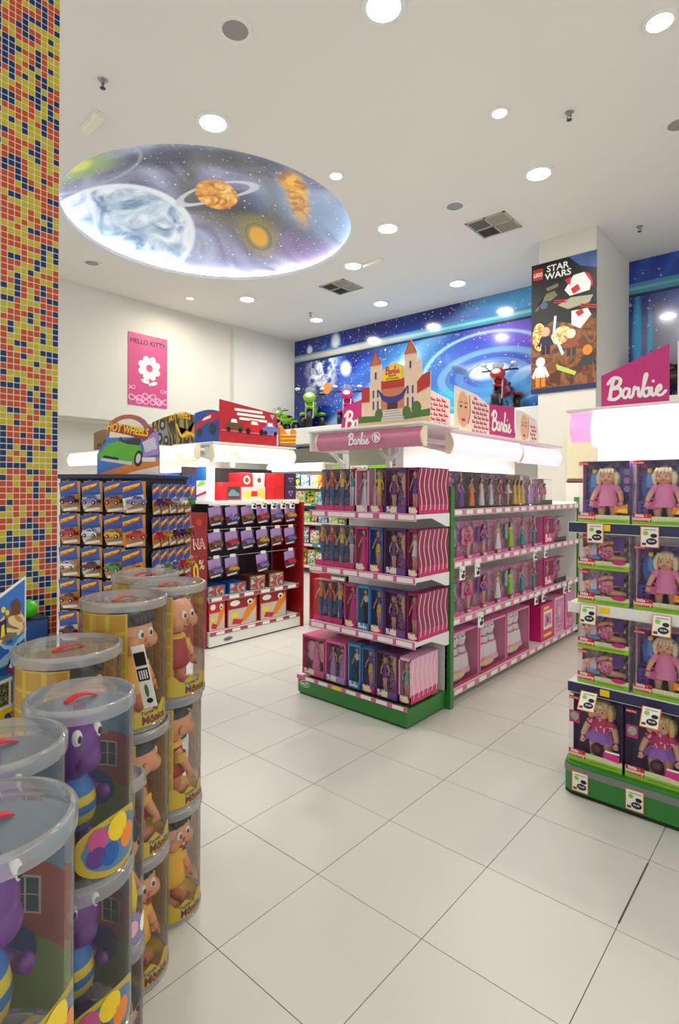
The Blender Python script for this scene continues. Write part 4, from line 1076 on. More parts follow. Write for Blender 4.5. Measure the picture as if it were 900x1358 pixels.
topper('cream portrait card at the far end of the lit canopy', (-2.15,5.15,2.0155), R(90), [(-.26,0),(.30,0),(.20,.24),(-.10,.29),(-.26,.285)], WORDS, art=lambda f: (face_panel(f,-.08,.14,.95), words(f,.06,.22,.01,.2,lambda x: .24-.3*max(0,x))))

# ================================================================== BABY DOLL DISPLAY ON THE RIGHT (faces -y)
def baby_doll(parent, h, dress, hair, loc, style='dress', rot=(0,0,0), skirt=None, band=None):
    """vinyl baby doll: one body mesh, hair and dress as its children; feet at z=0, facing -y"""
    u = h/.30; b = MB()
    def S(*p): return tuple(q*u for q in p)
    for q in (-1,1):
        b.tube([S(q*.03,0,.125),S(q*.033,-.006,.075),S(q*.033,-.002,.03),S(q*.033,-.004,.012)], [x*u for x in (.027,.024,.018,.017)], SKIN, 10)
        b.ball(S(q*.034,-.014,.011), (.017*u,.028*u,.012*u), SKIN, 10, 6)
        b.tube([S(q*.042,0,.192),S(q*.066,-.004,.158),S(q*.078,-.022,.122),S(q*.079,-.030,.110)], [x*u for x in (.017,.0165,.0135,.012)], SKIN, 10)
        hx, hy, hz = q*.080,-.036,.098
        b.ball(S(hx,hy,hz), (.011*u,.010*u,.013*u), SKIN, 8, 6)
        for k in range(4): b.tube([S(hx+q*(k-1.5)*.0052,hy-.003,hz-.007),S(hx+q*(k-1.5)*.0062,hy-.009,hz-.018+abs(k-1.4)*.002)], [.0034*u,.0028*u], SKIN, 5)
        b.tube([S(hx-q*.009,hy-.004,hz+.002),S(hx-q*.014,hy-.010,hz-.007)], [.0036*u,.003*u], SKIN, 5)
    b.ball(S(0,0,.15), (.045*u,.034*u,.062*u), SKIN, 12, 8)
    b.tube([S(0,0,.195),S(0,0,.22)], .017*u, SKIN, 8)
    b.ball(S(0,-.002,.250), (.046*u,.044*u,.047*u), SKIN, 16, 12)
    for q in (-1,1):
        b.ball(S(q*.021,-.036,.236), (.016*u,.012*u,.013*u), SKIN, 10, 7)
        b.ball(S(q*.045,.002,.245), (.007*u,.009*u,.012*u), SKIN, 8, 6)
        b.ball(S(q*.0165,-.0425,.252), (.0072*u,.0035*u,.0055*u), PAPER, 10, 6)
        b.ball(S(q*.0165,-.0452,.2518), (.0042*u,.002*u,.0046*u), mat('doll_iris', (70,50,36), .2), 8, 6)
    b.ball(S(0,-.0475,.241), (.0055*u,.006*u,.005*u), SKIN, 8, 6)
    b.ball(S(0,-.0455,.2285), (.0085*u,.003*u,.003*u), mat('doll_lips', (206,92,100), .3), 8, 5)
    body = b.build('doll', parent, loc, smooth=True); body.rotation_euler = rot
    b = MB(); sk = skirt or dress
    b.lathe([(.022*u,.214*u),(.040*u,.202*u),(.043*u,.17*u),(.049*u,.14*u)], dress, 18, sy=.85)
    if style == 'tutu':
        n = 48
        vs = []; 
        for r_, z, wv in ((.046,.150,0),(.066,.128,.003),(.082,.106,.008)):
            for k in range(n): vs.append((r_*u*math.cos(2*math.pi*k/n), r_*.85*u*math.sin(2*math.pi*k/n), (z+wv*math.cos(12*2*math.pi*k/n))*u))
        b.add(vs, [(i*n+k,i*n+(k+1)%n,(i+1)*n+(k+1)%n,(i+1)*n+k) for i in range(2) for k in range(n)], sk)
    elif style == 'dress': b.lathe([(.049*u,.14*u),(.060*u,.10*u),(.066*u,.082*u),(.062*u,.082*u)], sk, 20, sy=.85)
    else: b.lathe([(.049*u,.14*u),(.046*u,.105*u),(.03*u,.095*u)], sk, 16, sy=.85)
    for q in (-1,1): b.tube([S(q*.036,0,.200),S(q*.058,-.003,.170)], [.021*u,.021*u], dress, 10)
    b.build('dress', body, smooth=True)
    b = MB()
    if hair:
        b.ball(S(0,.006,.257), (.053*u,.052*u,.050*u), hair, 18, 12, keep=lambda x,y,z: not (y < -.25 and z < .42))
        for k in range(7):
            a = R(-20+k*36.7) ; x, y = .045*math.cos(a), .045*math.sin(a)*.9+.006
            b.tube([S(x*.9,y*.9,.275),S(x*1.12,y*1.12,.25),S(x*1.12,y*1.1,.215),S(x*.98,y,.200)], [q_*u for q_ in (.016,.018,.014,.005)], hair, 8)
        for k in range(5): b.tube([S(-.03+.015*k,-.028,.292),S(-.036+.018*k,-.046,.276),S(-.036+.018*k,-.047,.266)], [.010*u,.008*u,.003*u], hair, 6)
        if band: b.lathe([(.050*u,.272*u),(.052*u,.28*u),(.047*u,.288*u)], band, 18)
        b.build('hair', body, smooth=True)
    return body
POLKA = bpy.data.materials.new('polka_dot_cloth'); POLKA.use_nodes = True
_nt = POLKA.node_tree; _b = _nt.nodes['Principled BSDF']; _b.inputs['Roughness'].default_value = .6
_tc = _nt.nodes.new('ShaderNodeTexCoord'); _v = _nt.nodes.new('ShaderNodeTexVoronoi'); _v.inputs['Scale'].default_value = 62
_r = _nt.nodes.new('ShaderNodeValToRGB'); _r.color_ramp.interpolation = 'CONSTANT'; _r.color_ramp.elements[0].color = lin((246,214,228)); _r.color_ramp.elements[1].position = .3; _r.color_ramp.elements[1].color = lin((206,36,104))
_nt.links.new(_tc.outputs['Object'], _v.inputs['Vector']); _nt.links.new(_v.outputs['Distance'], _r.inputs[0]); _nt.links.new(_r.outputs[0], _b.inputs['Base Color'])
FLORAL = busy('floral_cloth', [(220,60,130),(238,150,190),(200,40,110),(250,220,230)], 60, .6)
PDRESS = mat('soft_pink_cloth', (236,140,186), .65, var=.1, scale=90)
TULLE = mat('violet_tulle', (150,96,190), .6, var=.15, scale=80)
LOGO = mat('logo_red_plate', (196,28,40), .35)
GRASSB = mat('grass_green_band', (140,196,46), .4, var=.12, scale=30)
def baby_box(key, w_, h, d, kind):
    t = thing('baby_doll_box', 'baby doll box', 'doll box')
    b = MB(); th = .002; hw = w_/2
    bk = {'stand':busy('indigo_backdrop', [(70,70,140),(96,90,170),(150,110,170),(110,80,150),(60,60,110)], 12), 'lie':busy('grey_lilac_backdrop', [(160,150,160),(196,186,194),(220,206,214),(140,130,144)], 12), 'polka':mat('deep_violet_card', (72,44,110), .4, var=.15, scale=12)}[kind]
    fr = {'stand':PALEP,'lie':mat('lilac_card', (206,180,210), .4),'polka':bk}[kind]
    b.box(-hw,hw,d-th,d,0,h,bk); b.box(-hw,hw,0,d,0,th,bk); b.box(-hw,hw,.02,d,h-th,h,fr)
    b.box(hw-th,hw,0,d,0,h,bk); b.box(-hw,-hw+th,d*.55,d,0,h,fr)
    b.build('carton', t)
    b = MB(); fh = .045 if kind != 'polka' else .055
    b.box(-hw,hw,-th,0,0,fh,GRASSB); b.box(-hw,hw,-th-.0006,-th,fh*.55,fh,mat('pale_lime_band', (206,224,160), .4)); b.build('front_flap', t)
    b = MB()
    b.add([(-hw,-.0008,fh),(hw,-.0008,fh),(hw,-.0008,h),(-hw,-.0008,h)], [(0,1,2,3)], FILM)
    b.add([(-hw+.0004,0,0),(-hw+.0004,d*.55,0),(-hw+.0004,d*.55,h),(-hw+.0004,0,h)], [(0,1,2,3)], FILM)
    b.add([(-hw,0,h-.0004),(hw,0,h-.0004),(hw,.02,h-.0004),(-hw,.02,h-.0004)], [(0,1,2,3)], FILM)
    b.build('window', t)
    f = Flat(-th-.0012)
    x0_ = -hw+.004; z0_ = fh*.45
    f.poly([(x0_,z0_),(x0_+.082,z0_-.004),(x0_+.084,z0_+.032),(x0_+.078,z0_+.038),(x0_,z0_+.038)], LOGO, 2)
    f.text('little', x0_+.03, z0_+.021, .022, PAPER, 3, bold=.03); f.text('mommy', x0_+.042, z0_+.005, .024, PAPER, 3, bold=.03); f.poly(ell(x0_+.06,z0_+.027,.005,.005,8), ORANGE, 3)
    f.rect(x0_+.1,hw-.02,fh*.28,fh*.36,mat('flap_ink', (96,150,30), .4),1)
    if kind == 'lie':
        f.poly(ell(hw*.62,fh*.95,.034,.012,16), MAG, 2)
        for k in range(9): f.rect(x0_+.1+k*.014,x0_+.106+k*.014,fh*.6,fh*(.8+.12*(k%3)),PALEP,1)
    else:
        for k in range(7): f.rect(x0_+.095+k*.016,x0_+.100+k*.016,fh*.6,fh*(.8+.1*(k%2)),PALEP,1)
    f.rect(-hw+.004,-hw+.052,h-.022,h-.006,RED,1); f.text('Fisher-Price', -hw+.028,h-.0175,.0095,PAPER,2,bold=.02)
    if kind == 'polka': f.rect(-hw+.006,-hw+.058,h*.58,h*.76,MAG,1); f.poly(ell(-hw+.032,h*.68,.02,.022,14), mat('photo_patch', (150,170,150), .4, var=.4, scale=60), 2); f.poly([(hw-.09,fh*1.05),(hw-.012,fh*.9),(hw-.012,fh*1.5),(hw-.085,fh*1.75)], FUCH, 2); f.rect(hw-.08,hw-.012,fh*1.62,fh*1.8,PAPER,3)
    if kind == 'stand':
        f.poly([(hw-.075,.06),(hw-.008,.055),(hw-.008,.105),(hw-.04,.088),(hw-.07,.095)], ORANGE, 1); f.poly([(hw-.06,.062),(hw-.01,.06),(hw-.01,.08),(hw-.05,.078)], YEL, 2)
    f.build('print', t)
    if kind == 'stand':
        baby_doll(t, .272, PDRESS, PBLOND, (.005,d*.5,fh*.35), 'dress')
        # accessories in moulded trays
        b = MB(); b.box(-hw+.012,-hw+.062,d*.3,d*.75,fh,.12,mat('violet_tray', (90,60,160), .3)); 
        for k in range(3): b.ball((-hw+.035,d*.3,.062+.02*k), .006, BLACK, 8, 5)
        b.build('tray', t, bevel=.008)
        b = MB(); b.lathe([(.001,0),(.022,.002),(.022,.05),(.014,.07),(.012,.08)], mat('blue_bottle', (90,140,210), .25), 14); b.lathe([(.0125,.078),(.0125,.096),(.001,.1)], YEL, 12); b.build('bottle', t, (-hw+.062,d*.55,h*.57), smooth=True)
        b = MB(); b.box(-.026,.026,-.012,.012,0,.036,PINK); b.tube([(-.014,0,.036),(-.01,0,.05),(.01,0,.05),(.014,0,.036)], .0035, PINK, 6); b.build('bag', t, (-hw+.082,d*.3,fh+.035), bevel=.004)
        b = MB()
        for k in range(3): b.tube([(hw-.03,d*.6,h*.55+k*.045),(hw-.03,d*.6-.004,h*.55+k*.045)], .017, TRANS if k%2 else LILAC, 14)
        b.build('hair_clips', t); b = MB(); b.ball((-hw+.05,d*.9,h*.6), (.035,.01,.08), mat('blue_cloud', (120,150,220), .5), 12, 8); b.ball((hw-.06,d*.9,h*.7), (.04,.01,.07), MATS['blue_cloud'], 12, 8); b.build('backing_print', t, smooth=True)
    elif kind == 'polka':
        baby_doll(t, .305, POLKA, BLOND, (.012,d*.5,fh*.3), 'tutu', skirt=TULLE, band=PBLOND)
        b = MB(); b.ball((.0,d*.25,fh+.02), (.03,.02,.03), mat('maroon_shoe', (96,20,50), .3), 12, 8); b.build('ball', t, smooth=True)
    else:
        baby_doll(t, .225, FLORAL, None, (hw*.82,d*.5,fh+.035), 'romper', rot=(0,R(-90),0), skirt=FLORAL)
        b = MB(); b.ball((-hw*.42,d*.5,fh+.038), (.030,.046,.046), mat('knit_cap', (216,206,226), .8, var=.1, scale=90), 12, 8, keep=lambda x,y,z: x < .35); b.build('cap', t, smooth=True)
        b = MB(); b.lathe([(.001,0),(.014,.001),(.014,.03),(.01,.04)], mat('milk_bottle', (226,206,214), .3), 12); b.lathe([(.0105,.04),(.0105,.052),(.004,.062)], PALEP, 10); b.build('bottle', t, (-hw+.02,d*.3,fh+.002), smooth=True)
        b = MB(); b.ball((0,0,0), (.035,.02,.016), mat('sky_bowl', (110,160,210), .3), 12, 7); b.build('bowl', t, (-hw*.4,d*.2,fh+.012), smooth=True)
        b = MB(); b.box(hw*.3,hw*.72,d*.28,d*.3,h*.55,h*.95,PURP); b.build('sticker', t)
    KIDS[t.name] = list(t.children)
    for c in t.children: KIDS[c.name] = list(c.children)
    t['fresh'] = 1; TPL[key] = t
RG = thing('end_display', 'end display of baby dolls with green rounded base and brightly lit canopy', 'shelf unit', (-.56,3.05,0))
RX0, RX1 = -.475, .475
b = MB(); prof_ = [(RX0-.02,.45),(RX0-.02,.03),(RX0-.01,-.03),(RX0+.03,-.055),(RX1-.03,-.055),(RX1+.01,-.03),(RX1+.02,.03),(RX1+.02,.45)]
def slab(b, pts, z0_, z1_, m):
    n_ = len(pts); b.add([(x,y,z0_) for x,y in pts]+[(x,y,z1_) for x,y in pts], [tuple(range(n_-1,-1,-1)), tuple(range(n_,2*n_))]+[(i,(i+1)%n_,n_+(i+1)%n_,n_+i) for i in range(n_)], m)
slab(b, [(x,y) for x,y in prof_], .0, .015, BLACK); slab(b, prof_, .015, .165, GREEN); base = b.build('base', RG, bevel=.006, fix=True)
b = MB(); slab(b, [(x*1.004,y-.003 if y < .4 else y) for x,y in prof_], .115, .150, mat('grey_strip', (120,124,122), .35)); b.build('price_strip', base, fix=True)
b = MB(); b.box(RX0,RX1,.43,.45,.165,1.80,SHELFW); b.build('back_panel', RG)
for x in (RX0-.005,RX1-.03):
    b = MB(); b.box(x,x+.04,.45,.49,0,1.62,GREEN); b.build('upright', RG)
NAVYS = mat('navy_price_strip', (44,48,84), .4)
for i, (z, sm) in enumerate(((.565,NAVYS),(.985,SHELFW),(1.405,NAVYS))):
    o = shelf(RG, RX0-.01, RX1, .42, z, sm, 1, 40+i, labm=sm, lip=.05)
    b = MB(); b.box(-.045,.0,-.012,-.010,-.034,-.002,YEL); b.build('price_label', o, (RX0+.2,0,z))
b = MB(); b.box(RX0-.01,RX1+.1,-.05,.43,1.985,2.0,SHELFW); b.box(RX0+.02,RX1,.38,.43,1.62,1.985,SHELFW); b.build('canopy_board', RG, bevel=.003)
canopy_panel('canopy_panel', RG, RX0+.005, RX0+.11, -.0, 1.83, 1.98, .06, mat('lilac_lit_acrylic', (240,176,226), .3, emit=.5, ecol=(250,170,226), var=.15, scale=14), None)
canopy_panel('canopy_panel', RG, RX0+.11, RX1+.1, -.0, 1.80, 1.98, .06, LITW, LITP)
b = MB(); b.tube([(RX0+.1,.14,1.86),(RX1,.14,1.86)], .014, TUBE, 8); b.build('fluorescent_tube', RG)
strip_light(RG, (0,.14,1.84), .9, .12, CANOPY_W*.18)
topper('magenta board with white script lettering on the canopy over the baby dolls', (-.745,3.14,2.001), 0, [(-.165,0),(.15,0),(.15,.30),(-.02,.235),(-.165,.18)], MAG, art=lambda f: f.script(-.135,.05,.108,PAPER,1,.13))
topper('cream portrait card standing on the canopy over the baby dolls', (-.42,3.14,2.001), 0, [(-.14,0),(.15,0),(.15,.30),(-.14,.305)], CREAM, art=lambda f: face_panel(f,.02,.16,1.0))
baby_box('stand', .25, .325, .13, 'stand'); baby_box('lie', .25, .178, .13, 'lie'); baby_box('polka', .262, .343, .14, 'polka')
K1 = 'blonde doll in pink dress, boxed,'
for k, wh in enumerate(['at the left end of the top shelf','second on the top shelf','third on the top shelf']): put('stand', (-.882+.262*k,3.085,1.406), 0, K1+' '+wh)
for z, wh in ((.986,'middle shelf'),(.566,'lower shelf')):
    put('lie', (-.882,3.085,z+.181), 0, 'flat box with a lying baby doll, upper of two on the '+wh)
    put('lie', (-.882,3.085,z), 0, 'flat box with a lying baby doll, lower of two on the '+wh)
    put('stand', (-.612,3.085,z), 0, K1+' beside two flat boxes on the '+wh)
    put('stand', (-.35,3.085,z), 0, K1+' second one on the '+wh)
for k, wh in enumerate(['at the end of the green base','second on the green base','third on the green base']): put('polka', (-.902+.275*k,3.03,.166), 0, 'violet box, doll in dotted dress and violet tutu, '+wh)
PC = 'white price card with black price roundels '
for (x, y, z, tl, lb) in [(-.905,3.032,1.405,0,'under the top shelf left of its neighbour card'),(-.655,3.032,1.400,0,'under the top shelf before the second doll'),
        (-.935,3.03,.985,R(-12),'on the white shelf above the lying dolls'),(-.60,3.03,.98,R(-12),'on the white shelf before a standing doll'),
        (-.92,3.0,.545,R(-38),'leaning on the violet box at the base end'),(-.635,3.0,.54,R(-38),'leaning on the second violet box'),
        (-.96,2.99,.125,0,'on the green base at its rounded corner'),(-.705,2.99,.125,0,'on the green base under the second violet box')]:
    price_card(PC+lb, (x,y,z), 0, .98, tl)

# ================================================================== CAR TOY GONDOLA (end faces +x)
CG = thing('end_display', 'white end display of toy cars between dark red side panels', 'shelf unit', (-4.6,3.94,0), R(90))
b = MB(); b.box(-.62,.62,-.02,.48,.0,.012,BLACK); b.box(-.625,.625,-.03,.48,.012,.115,SHELFW); base = b.build('base', CG, bevel=.012)
f = Flat(-.0305); f.poly(ell(-.40,.06,.06,.02,18), GREY, 1); f.text('FAST', -.40,.048,.034,DARK,2,bold=.02,shear=.25); f.build('maker_badge', base)
b = MB(); b.box(-.62,.62,-.036,-.03,.12,.155,mat('car_strip', (150,70,90), .4, var=.3, scale=10)); b.box(-.62,.62,-.03,.45,.115,.15,SHELFW); b.build('shelf', CG)
for i in range(6):
    b = MB(); b.box(-.05,.05,-.002,0,-.013,.013,PAPER); b.build('price_label', base, (-.5+.2*i,-.0365,.137))
b = MB(); b.box(-.62,.62,.46,.48,.115,1.80,mat('dark_back_panel', (44,34,44), .5)); b.build('back_panel', CG)
b = MB(); b.box(-.66,-.635,.0,.52,0,1.335,REDP); sp = b.build('side_panel', CG)
b = MB(); b.box(.635,.66,-.05,.52,0,1.425,REDP); b.build('side_panel', CG)
# promotion lettering on the outer face of the left side panel (faces -y of the world)
f = Flat(-.0006)
f.text('NA', -.09, .98, .135, PAPER, 1, bold=.05, rot=.12); f.text('NA', -.09, .985, .125, RED, 2, bold=.01, rot=.12)
f.text('0', -.14, .66, .24, YEL, 1, bold=.03, rot=.1, sx=.8); f.text('%', -.05, .78, .13, CREAM, 1, bold=.01, rot=.1)
f.rect(-.16,-.02,.44,.49,YEL,1); f.poly(ell(-.10,1.24,.05,.035,16), mat('mattel_red', (214,40,44), .4), 1)
for k in range(9): f.poly(ell(-.03-.12*((k*37)%10)/10,.2+.1*k,.006,.006,6), PAPER, 1)
o = f.build('lettering', CG, (-.6605,.0,0), R(-90)); o.location = (-.661,0,0)
for z, sm in ((.49,MATS['car_strip']),(1.45,SHELFW)): shelf(CG, -.62,.62,.42 if z < 1 else .46,z,sm,6,60,brackets=False)
for z in (1.405,1.16,.885):
    b = MB(); b.box(-.61,.61,.02,.026,z,z+.006,STEEL); b.build('hook_rail', CG)
def toy_car(b, s_, m, glass=None, c=(0,0,0)):
    x, y, z = c
    prof_ = [(-.5,.1),(-.5,.26),(-.38,.32),(-.2,.34),(-.08,.5),(.16,.5),(.28,.34),(.48,.28),(.52,.2),(.5,.1)]
    n_ = len(prof_); hw = .2
    vs = [(x+p[0]*s_,y-hw*s_,z+p[1]*s_) for p in prof_]+[(x+p[0]*s_,y+hw*s_,z+p[1]*s_) for p in prof_]
    b.add(vs, [tuple(range(n_-1,-1,-1)),tuple(range(n_,2*n_))]+[(i,(i+1)%n_,n_+(i+1)%n_,n_+i) for i in range(n_)], m)
    b.add([(x+p[0]*s_,y-(hw+.004)*s_,z+p[1]*s_) for p in [(-.16,.36),(.2,.36),(.13,.46),(-.06,.46)]], [(0,1,2,3)], glass or DARK)
    for wx in (-.3,.3):
        for sy in (-1,1): b.tube([(x+wx*s_,y+sy*(hw-.03)*s_,z+.11*s_),(x+wx*s_,y+sy*(hw+.03)*s_,z+.11*s_)], .11*s_, BLACK, 10); b.tube([(x+wx*s_,y+sy*(hw+.03)*s_,z+.11*s_),(x+wx*s_,y+sy*(hw+.036)*s_,z+.11*s_)], .055*s_, SPARK, 8)
def blister(key, w_, h, top, mid, low, car, word=None, body='car'):
    t = thing('car_blister', 'carded toy car', 'toy car')
    b = MB(); b.box(-w_/2,w_/2,-.001,.0,0,h,low); b.build('card', t)
    f = Flat(-.0014)
    f.poly([(-w_/2,h),(w_/2,h),(w_/2,h*.54),(-w_/2,h*.50)], top, 0)
    f.poly([(-w_/2,h*.50),(w_/2,h*.54),(w_/2,h*.34),(-w_/2,h*.12)], mid, 1)
    if word:
        f.poly([(-w_*.46,h*.70),(w_*.30,h*.78),(w_*.48,h*.95),(w_*.2,h*.92),(-w_*.44,h*.86)], RED, 1); f.poly([(-w_*.43,h*.72),(w_*.28,h*.80),(w_*.42,h*.91),(w_*.2,h*.90),(-w_*.42,h*.84)], YEL, 2); f.text(word, -.002, h*.745, h*.125, RED, 3, bold=.02, rot=.1, sx=.86, shear=.15)
    f.rect(-w_*.4,w_*.4,h*.03,h*.12,PAPER,1)
    f.build('print', t)
    b = MB(); toy_car(b, w_*.8, car, c=(0,-.016,0)); b.build('car', t, (0,0,h*.24)); t.children[-1].rotation_euler = (0,R(-8),0)
    b = MB(); x0_, x1_, z0_, z1_, y_ = -w_*.44,w_*.44,h*.14,h*.62,-.034
    vs = [(x0_,-.0012,z0_),(x1_,-.0012,z0_),(x1_,-.0012,z1_),(x0_,-.0012,z1_),(x0_+.008,y_,z0_+.006),(x1_-.008,y_,z0_+.006),(x1_-.008,y_,z1_-.01),(x0_+.008,y_,z1_-.01)]
    b.add(vs, [(4,5,6,7),(0,1,5,4),(1,2,6,5),(2,3,7,6),(3,0,4,7)], FILM); b.build('bubble', t)
    KIDS[t.name] = list(t.children)
    for c in t.children: KIDS[c.name] = []
    t['fresh'] = 1; TPL[key] = t
CARC = [mat('car_purple', (70,36,110), .2, .3), mat('car_violet_white', (120,110,170), .2, .3), mat('car_copper', (150,80,34), .25, .4), mat('car_red', (190,24,30), .2), mat('car_silver', (190,190,196), .2, .5), mat('car_gold', (214,160,30), .25, .3), mat('car_white', (226,226,222), .25), mat('car_maroon', (96,18,24), .2), mat('car_green', (60,150,50), .2)]
VCARD = mat('violet_car_card', (78,56,104), .4, var=.3, scale=30); MCARD = mat('maroon_car_card', (120,40,60), .4, var=.3, scale=30)
for i, c_ in enumerate([2,1,2,3,1,5]): blister(f'film{i}', .15, .19, LILAC, MCARD if i%2 else mat('brown_car_card', (120,84,60), .4, var=.3, scale=30), VCARD, CARC[c_])
FILMC = ['copper','lilac','copper','red','lilac','gold']
for zi, (z, wh) in enumerate(((1.205,'upper hook row'),(.95,'middle hook row'),(.685,'lower hook row'))):
    for i in range(6):
        if zi == 2 and i in (2,4): continue
        j = (i+zi*2)%6
        put(f'film{j}', (-4.615,3.42+.205*i,z), R(90), f"{['first','second','third','fourth','fifth','sixth'][i]} violet blister card from the lettered panel, {FILMC[j]} car, {wh}", None, 'toy car')
        b = MB(); b.box(-.035,.035,-.001,.001,-.016,.016,PAPER); o = b.build('hook_label', CG, (3.42+.205*i-3.94,.010,z+.205))
def art_race(f, w_, h):
    f.rect(-w_*.46,w_*.46,h*.02,h*.6,mat('race_grey', (196,190,180), .4, var=.2, scale=30),1); f.poly([(-w_*.1,h*.1),(w_*.2,h*.7),(w_*.44,h*.9),(w_*.44,h*.55),(w_*.1,h*.12)], ORANGE, 2); f.poly(ell(-w_*.26,h*.4,w_*.13,h*.1,14), YEL, 3)
    f.poly(ell(-w_*.25,h*.8,w_*.16,h*.1,14), PAPER, 2); f.poly(ell(w_*.25,h*.78,w_*.1,h*.1,14), PAPER, 3); f.poly(ell(w_*.25,h*.76,w_*.05,h*.05,10), NAVY, 4); f.poly([(-w_*.35,h*.1),(-w_*.05,h*.05),(w_*.02,h*.2),(-w_*.3,h*.28)], RED, 3)
for i, (yy, wd, wh) in enumerate([(3.44,.20,'beside the lettered panel'),(3.765,.40,'in the middle'),(4.20,.40,'beside the plain red panel')]):
    carton('race_track_box', 'large red and yellow race track box '+wh+' on the white base', 'toy box', (-4.62,yy,.151), R(90), wd,.26,.30, REDP if i else RED, art=art_race)
for i in range(4):
    carton('toy_box', ['blue toy car box','second blue toy car box','brown picture toy car box','second brown picture toy car box'][i]+' on the shelf above the race track boxes', 'toy box', (-4.63,3.44+.27*i,.491), R(90), .22,.2,.11 if i < 2 else .155, BLUE if i < 2 else BROWN, fm=busy('race_box_print', [(190,60,50),(120,90,80),(210,190,170),(70,90,120)], 16), art=None)
carton('toy_car_box', 'red window box with a grey toy car on the top white shelf', 'toy box', (-4.63,3.625,1.451), R(90), .23,.2,.185, RED, fm=None, art=lambda f,w_,h: (f.rect(-w_*.25,w_*.44,h*.1,h*.8,DARK,1), f.poly([(-w_*.2,h*.25),(w_*.4,h*.25),(w_*.42,h*.4),(w_*.25,h*.5),(w_*.1,h*.62),(-w_*.06,h*.6),(-w_*.2,h*.42)],mat('steel_blue', (110,130,150), .3),2)))
carton('toy_car_box', 'grey and yellow toy car box lying on the top white shelf', 'toy box', (-4.63,3.915,1.451), R(90), .33,.2,.14, mat('pale_grey_card', (196,190,180), .4), art=lambda f,w_,h: (f.poly(ell(-w_*.25,h*.4,w_*.15,h*.25,14),YEL,1), f.poly(ell(w_*.3,h*.5,w_*.13,h*.3,14),YEL,1), f.rect(-w_*.1,w_*.15,h*.3,h*.7,RED,1)))
for i in range(2):
    carton('toy_car_box', ['red toy car box','silver toy car box with a round picture'][i]+' standing on the grey and yellow box', 'toy box', (-4.63,3.82+.17*i,1.5915), R(90), .155,.2,.15, [RED,mat('pale_grey_card')][i], art=lambda f,w_,h: (f.poly(ell(0,h*.5,w_*.3,h*.3,16),CREAM,1), f.poly(ell(0,h*.5,w_*.2,h*.2,16),BROWN,2)))
for i in range(2):
    for k in range(2):
        carton('red_cube_box', ['lower','upper'][k]+' red cube box '+['nearer the grey and yellow box','nearer the violet boxes'][i]+' on the top white shelf', 'toy box', (-4.63,4.16+.135*i,1.451+.146*k), R(90), .13,.13,.145, RED)
for k in range(2):
    carton('violet_cube_box', ['lower','upper'][k]+' dark violet box with a badge at the end of the top white shelf', 'toy box', (-4.63,4.46,1.451+.151*k), R(90), .17,.17,.15, mat('dark_violet_card', (60,36,70), .4), art=lambda f,w_,h: (f.poly([(-w_*.25,h*.65),(w_*.25,h*.65),(0,h*.25)],LILAC,1), f.poly([(-w_*.15,h*.58),(w_*.15,h*.58),(0,h*.35)],MATS['dark_violet_card'],2)))
for i in range(5):
    price_card(['first','second','third','fourth','fifth','sixth'][i]+' promotion card from the plain red panel on the top white shelf', (-4.585,4.44-.14*i,1.448), R(90), 1.0 if i < 3 else .9, small=True, back=RED)
# canopy around the corner of the car gondola
b = MB(); b.box(-.775,.30,-.28,.40,2.0,2.015,SHELFW); b.build('canopy_board', CG, bevel=.003)
canopy_panel('canopy_panel', CG, -.77, .29, -.24, 1.83, 1.99, .06, LITPRINT, CREAM)
b = MB(); b.tube([(-.75,.0,1.86),(.2,.0,1.86)], .014, TUBE, 8); b.build('fluorescent_tube', CG)
b = MB(); b.add([(-.76,-.2,1.84),(.3,-.2,1.84),(.3,.36,1.97),(-.76,.36,1.97)], [(0,1,2,3)], MATS['canopy_reflector']); b.build('reflector', CG)
for x in (-.60,-.28): b = MB(); b.box(x-.016,x+.016,.05,.08,1.80,1.99,SHELFW); b.build('canopy_post', CG)
strip_light(CG, (-.27,0,1.84), 1.0, .2, CANOPY_W*.45)
b = MB(); b.box(0,.16,0,.2,0,.62,REDP); b.box(.16,.24,.02,.2,0,.45,GREY); b.build('box', thing('red_bin', 'red floor bin standing against the plain red side panel', 'bin', (-4.50,4.64,0)), bevel=.006)

# long side of the car gondola (faces -y)
SG = thing('gondola', 'white lit gondola of toy car packs behind the black car rack', 'shelf unit', (-6.0,3.27,0))
b = MB(); b.box(-1.3,.84,.55,.6,0,1.9,SHELFW); b.build('back_panel', SG)
for i, z in enumerate((.15,.6,1.05,1.48)): shelf(SG, -1.3, .85, .5, z, SHELFW, 10, 70+i, brackets=False)
b = MB(); b.box(-1.3,.86,-.2,.5,2.0,2.015,SHELFW); b.build('canopy_board', SG)
canopy_panel('canopy_panel', SG, -1.25, .57, -.16, 1.845, 1.995, .05, LITPRINT, CREAM)
CS = thing('canopy_sign', 'lit printed canopy panel wrapping the corner over the blue car packs', 'lit sign', (-4.96,3.11,1.845)); canopy_panel('lit_panel', CS, -.42, .46, 0, 0, .15, .05, LITPRINT, CREAM)
b = MB(); b.tube([(-1.2,.1,1.88),(.8,.1,1.88)], .014, TUBE, 8); b.build('fluorescent_tube', SG)
strip_light(SG, (-.2,.1,1.86), 2.0, .15, CANOPY_W*.9)
